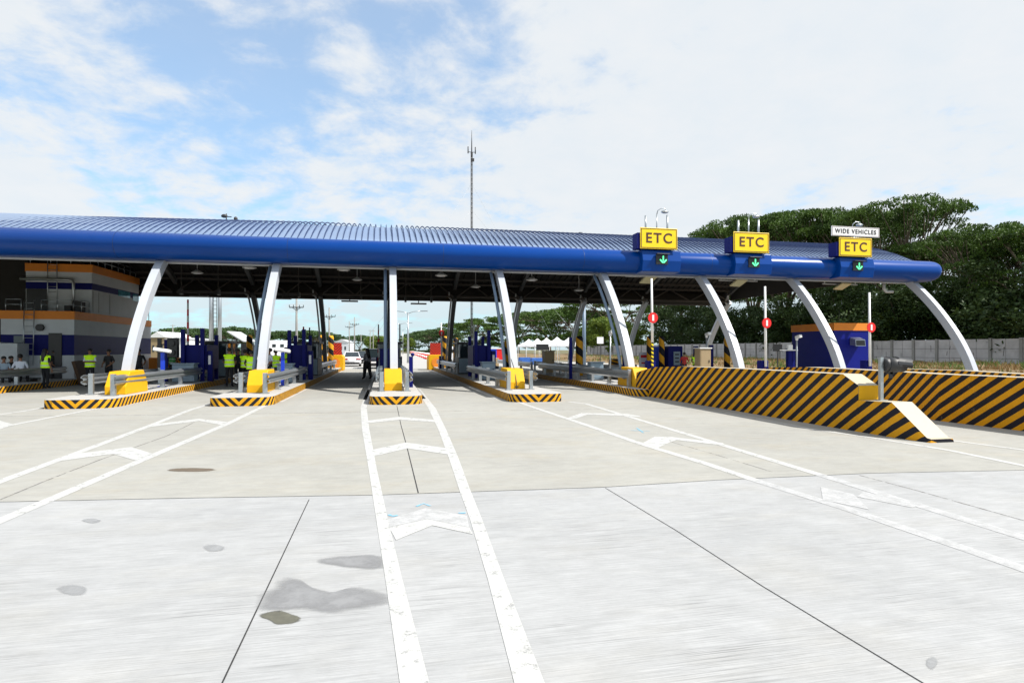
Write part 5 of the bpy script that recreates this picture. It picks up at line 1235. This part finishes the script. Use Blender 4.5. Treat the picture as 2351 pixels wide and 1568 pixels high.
# ================================================================== PEOPLE
def person(loc, rz, label, top='shirt_white', legs='trousers', pose='stand', arms='down', vest=None, hair='short', H=1.68, wide=1.0, hold=None, arm_skin=True, sc=1.0):
    t = thing('person', label, 'person', loc, rz); k = H / 1.70
    V = []; E = []; Mt = []
    def v(p, r): V.append((Vector(p), r)); return len(V) - 1
    def e(a, b, m): E.append((a, b)); Mt.append(m)
    dz = 0 if pose != 'sit' else -.45
    P = v((0, 0, .95 + dz), (.155, .115)); sp = v((0, 0, 1.12 + dz), (.14, .105)); ch = v((0, -.01, 1.30 + dz), (.165, .115)); nb = v((0, 0, 1.43 + dz), (.085, .07)); nk = v((0, -.01, 1.50 + dz), .052)
    jw = v((0, -.025, 1.565 + dz), (.062, .072)); sk = v((0, -.01, 1.64 + dz), (.078, .095)); tp = v((0, 0, 1.70 + dz), (.05, .06))
    for a, b, m in ((P, sp, 0), (sp, ch, 0), (ch, nb, 0), (nb, nk, 2), (nk, jw, 2), (jw, sk, 2), (sk, tp, 2)): e(a, b, m)
    for s in (-1, 1):
        sh = v((s * .17, 0, 1.395 + dz), .062)
        if arms == 'down': el, wr, pl, fd = (s * .235, .03, 1.13), (s * .25, -.05, .89), (s * .25, -.075, .81), Vector((0, -.03, -1))
        elif arms == 'folded': el, wr, pl, fd = (s * .24, -.04, 1.14), (s * .04, -.22, 1.14), (-s * .05, -.23, 1.16), Vector((-s, 0, .1))
        elif arms == 'hold': el, wr, pl, fd = (s * .25, -.06, 1.15), (s * .13, -.30, 1.24), (s * .08, -.35, 1.27), Vector((-s * .6, -.5, .3))
        elif arms == 'reach': el, wr, pl, fd = (s * .22, -.14, 1.18), (s * .18, -.38, 1.12), (s * .17, -.45, 1.11), Vector((0, -1, 0))
        else: el, wr, pl, fd = (s * .27, .02, 1.16), (s * .2, -.16, 1.0), (s * .16, -.2, .97), Vector((-s * .4, -.6, -.6))
        a1 = v((el[0], el[1], el[2] + dz), .045); a2 = v((wr[0], wr[1], wr[2] + dz), .029); a3 = v((pl[0], pl[1], pl[2] + dz), (.034, .02))
        e(ch, sh, 0); e(sh, a1, 0); e(a1, a2, 2 if arm_skin else 0); e(a2, a3, 2)
        fd = fd.normalized(); side = Vector((0, 1, 0)) if abs(fd.y) < .7 else Vector((1, 0, 0)); base = Vector(pl) + Vector((0, 0, dz))
        for q, ln in enumerate((.062, .075, .08, .072)):
            o_ = side * ((q - 1.5) * .019); f1 = v(base + fd * .035 + o_, .0095); f2 = v(base + fd * (.035 + ln * .55) + o_, .009); f3 = v(base + fd * (.03 + ln) + o_ + Vector((0, -.012, -.008)), .007)
            e(a3, f1, 2); e(f1, f2, 2); e(f2, f3, 2)
        th = v(base + side * -.035 + fd * .0, .011); th2 = v(base + side * -.05 + fd * .035, .009); e(a3, th, 2); e(th, th2, 2)
        hp = v((s * .09, 0, .89 + dz), .105 * wide)
        if pose == 'sit': kn = v((s * .12, -.42, .50), .075); an = v((s * .12, -.40, .10), .045); to = v((s * .13, -.56, .045), (.045, .035))
        elif pose == 'walk': kn = v((s * .09, -.10 * s, .49), .065 * wide); an = v((s * .09, -.16 * s + .03, .10), .047 * wide); to = v((s * .10, -.16 * s - .14, .045), (.045, .035))
        else: kn = v((s * .10, -.015, .49), .066 * wide); an = v((s * .105, .01, .09), .047 * wide); to = v((s * .13, -.15, .045), (.045, .035))
        e(P, hp, 1); e(hp, kn, 1); e(kn, an, 1); e(an, to, 3)
    bm = bmesh.new(); lay = bm.verts.layers.skin.verify(); bv = []
    for p, r in V:
        q = bm.verts.new(p * k); q[lay].radius = (r[0] * k, r[1] * k) if isinstance(r, tuple) else (r * k, r * k); bv.append(q)
    bv[0][lay].use_root = True
    for a, b in E: bm.edges.new((bv[a], bv[b]))
    me = bpy.data.meshes.new('body'); bm.to_mesh(me); bm.free(); o = bpy.data.objects.new('tmp_body', me); COL.objects.link(o)
    sm = o.modifiers.new('s', 'SKIN'); sm.use_smooth_shade = True; ss = o.modifiers.new('u', 'SUBSURF'); ss.levels = 1; ss.render_levels = 1
    dg = bpy.context.evaluated_depsgraph_get(); me2 = bpy.data.meshes.new_from_object(o.evaluated_get(dg)); bpy.data.objects.remove(o)
    me2.materials.clear()
    for m_ in (top, legs, 'skin', 'black'): me2.materials.append(M[m_])
    segs = [(V[a][0] * k, V[b][0] * k, m) for (a, b), m in zip(E, Mt)]
    for p in me2.polygons:
        c = p.center; best = 1e9; bmx = 0
        for a, b, m in segs:
            ab = b - a; u = max(0, min(1, (c - a).dot(ab) / ab.length_squared)); dd = (a + ab * u - c).length_squared
            if dd < best: best = dd; bmx = m
        p.material_index = bmx
    # face: nose, eyes, mouth, ears merged in the same mesh
    fb = MB(); hz_ = 1.62 + dz
    fb.sphere((0, -.112, hz_ - .01), (.014, .022, .02), 2, 6, 5); fb.sphere((-.03, -.098, hz_ + .018), .011, 3, 6, 4); fb.sphere((.03, -.098, hz_ + .018), .011, 3, 6, 4)
    fb.sphere((0, -.098, hz_ - .055), (.026, .008, .007), 4, 6, 4); fb.sphere((-.082, .0, hz_), (.012, .02, .032), 2, 6, 5); fb.sphere((.082, .0, hz_), (.012, .02, .032), 2, 6, 5)
    bm = bmesh.new(); bm.from_mesh(me2); fm = fb.mesh('f', [M['skin']]); fm.transform(Matrix.Scale(k, 4)); bm.from_mesh(fm); bm.to_mesh(me2); bm.free(); bpy.data.meshes.remove(fm)
    me2.materials.append(M['tail']); me2.name = 'body'
    body = bpy.data.objects.new('body', me2); COL.objects.link(body); body.parent = t
    def ell(z, a, b, y=0, n=18): return [(a * math.cos(6.2832 * i / n), y + b * math.sin(6.2832 * i / n), z + dz) for i in range(n)]
    # hair
    mb = MB(); mb.sphere((0, .018, 1.66 + dz), (.097, .108, .088), 0, 12, 8)
    if hair == 'long': mb.loft([ell(1.69, .06, .06, .03), ell(1.60, .10, .085, .055), ell(1.45, .115, .07, .085), ell(1.28, .11, .05, .11), ell(1.18, .06, .03, .125)], 0, True)
    h_ = mb.build('hair', 'hair', t, fix=True); h_.scale = (k, k, k)
    if hair == 'cap':
        mb = MB(); mb.sphere((0, .0, 1.70 + dz), (.104, .112, .07), 0, 12, 8); mb.box((0, -.12, 1.69 + dz), (.14, .1, .015)); o = mb.build('cap', 'trousers', t); o.scale = (k, k, k)
    if vest:
        zs = [(.90, .205, .155), (.97, .205, .155), (.98, .207, .157), (1.03, .205, .155), (1.04, .20, .152), (1.16, .192, .145), (1.17, .194, .147), (1.22, .196, .147), (1.23, .20, .148), (1.33, .215, .15), (1.41, .19, .12), (1.455, .105, .085)]
        mb = MB()
        for i in range(len(zs) - 1):
            mi = 1 if i in (2, 6) else 0; mb.loft([ell(*zs[i]), ell(*zs[i + 1])], mi, True, caps=False)
        for s in (-1, 1): mb.sphere((s * .185, 0, 1.385 + dz), (.07, .078, .062), 0, 10, 6)
        o = mb.build('vest', [vest, 'reflect'], t); o.scale = (k, k, k)
    if hold:
        mb = MB(); mb.box((0, -.36, 1.22 + dz), (.26, .16, .2)); o = mb.build('held_item', hold, None, bevel=.03)
        o.name = 'black_bag'; o.location = Vector(loc); o.rotation_euler = (0, 0, rz); tag(o, 'black bag held by the person in lime vest right of the second column', 'bag')
    return t
A = lambda px, d, z=0: AD(px, d, z)
person(A(105, 25.4), rad(155), 'person with long black hair and lime vest standing in front of the striped building', top='shirt_dark', vest='vest', hair='long', H=1.66)
person(A(207, 26.6), rad(5), 'person in lime vest with folded arms left of the leftmost yellow block', top='shirt_white', vest='vest', arms='folded', H=1.66)
person(A(250, 27.2), rad(-20), 'dark-clothed person between the lime vest and the leftmost column', top='shirt_dark', arms='bent', H=1.63)
person(A(319, 27.5), rad(20), 'dark-clothed person right behind the leftmost column', top='shirt_dark', arms='bent', H=1.66)
person(A(47, 25.6, .16), rad(190), 'seated person in white shirt seen from behind at the far left', top='shirt_white', pose='sit', arms='bent', H=1.72)
person(A(61, 29.4), rad(20), 'standing person in pale blue shirt behind the seated white shirt', top='shirt_blue', arms='bent', H=1.66)
person(A(26, 27, .1), rad(60), 'seated dark-clothed person left of the white shirt', top='shirt_dark', pose='sit', arms='reach')
person(A(4, 29), rad(30), 'dark-clothed person cut by the left picture edge', top='shirt_dark', arms='down', H=1.74)
person(A(9, 25.6, .1), rad(40), 'seated person in pale blue cut by the left picture edge', top='shirt_blue', pose='sit', arms='reach')
person(A(124, 29), rad(60), 'dark-clothed person beside the ladder of the striped building', top='shirt_dark', arms='bent', H=1.6)
person(A(396, 33), rad(170), 'person in green vest seen from behind left of the first blue booth frame', top='shirt_dark', vest='vest_green', H=1.6, arms='bent')
person(A(416, 28.2), rad(150), 'crouched person in lime vest left of the first blue booth frame', top='shirt_dark', vest='vest', pose='sit', arms='reach')
person(A(527, 26.4), rad(178), 'lime-vested person seen from behind, leftmost of the group left of the second column', top='shirt_dark', vest='vest', H=1.70, arms='bent')
person(A(547, 28.5), rad(10), 'dark green clothed person in the middle of the group left of the second column', top='shirt_dark', H=1.66, arms='bent')
person(A(563, 26.8), rad(165), 'lime-vested person seen from behind in the middle of the group', top='shirt_dark', vest='vest', H=1.62, arms='bent')
person(A(577, 25.2), rad(190), 'lime-vested person seen from behind touching the second column', top='shirt_dark', vest='vest', H=1.58, arms='bent')
person(A(619, 26.5), rad(-60), 'person in white shirt and dark trousers right of the second column', top='shirt_white', H=1.68, arms='bent')
person(A(633, 27.6), rad(170), 'lime-vested person with reddish hair behind the tilted white sensor head', top='shirt_red', vest='vest', H=1.62, arms='bent')
person(A(657, 28.0), rad(50), 'person in lime vest holding a black bag behind the blue-grey cabinet', top='shirt_dark', vest='vest', arms='hold', H=1.72, hold='black')
person(A(843, 33.5), rad(-130), 'person with long black hair, grey top and wide black trousers walking in the lane', top='shirt_grey', legs='trousers', hair='long', pose='walk', arms='bent', wide=1.6, H=1.70, arm_skin=False)
person(A(989, 78), rad(100), 'distant person in dark clothes on the far road', top='shirt_red', H=1.62)
person(A(1571, 29, .25), rad(160), 'dark-haired person in red shirt right of the blue kiosk', top='shirt_red', H=1.25 + .0, arms='bent')
person(A(1595, 31, .25), rad(10), 'second person right of the red shirt behind the near barrier', top='shirt_dark', vest='vest', H=1.2, arms='bent')
# bench for the seated people
p = A(32, 26.6); t = thing('bench', 'low dark bench under the seated people at the far left', 'bench', (p.x, p.y, 0), -YAW - .15)
mb = MB(); mb.b2(-1.7, 1.2, -.2, .2, .36, .41); mb.build('seat', 'dark', t)
for s in (-1.5, 0, 1.0):
    mb = MB(); mb.b2(s - .03, s + .03, -.18, .18, 0, .36); mb.build('leg', 'dark', t)
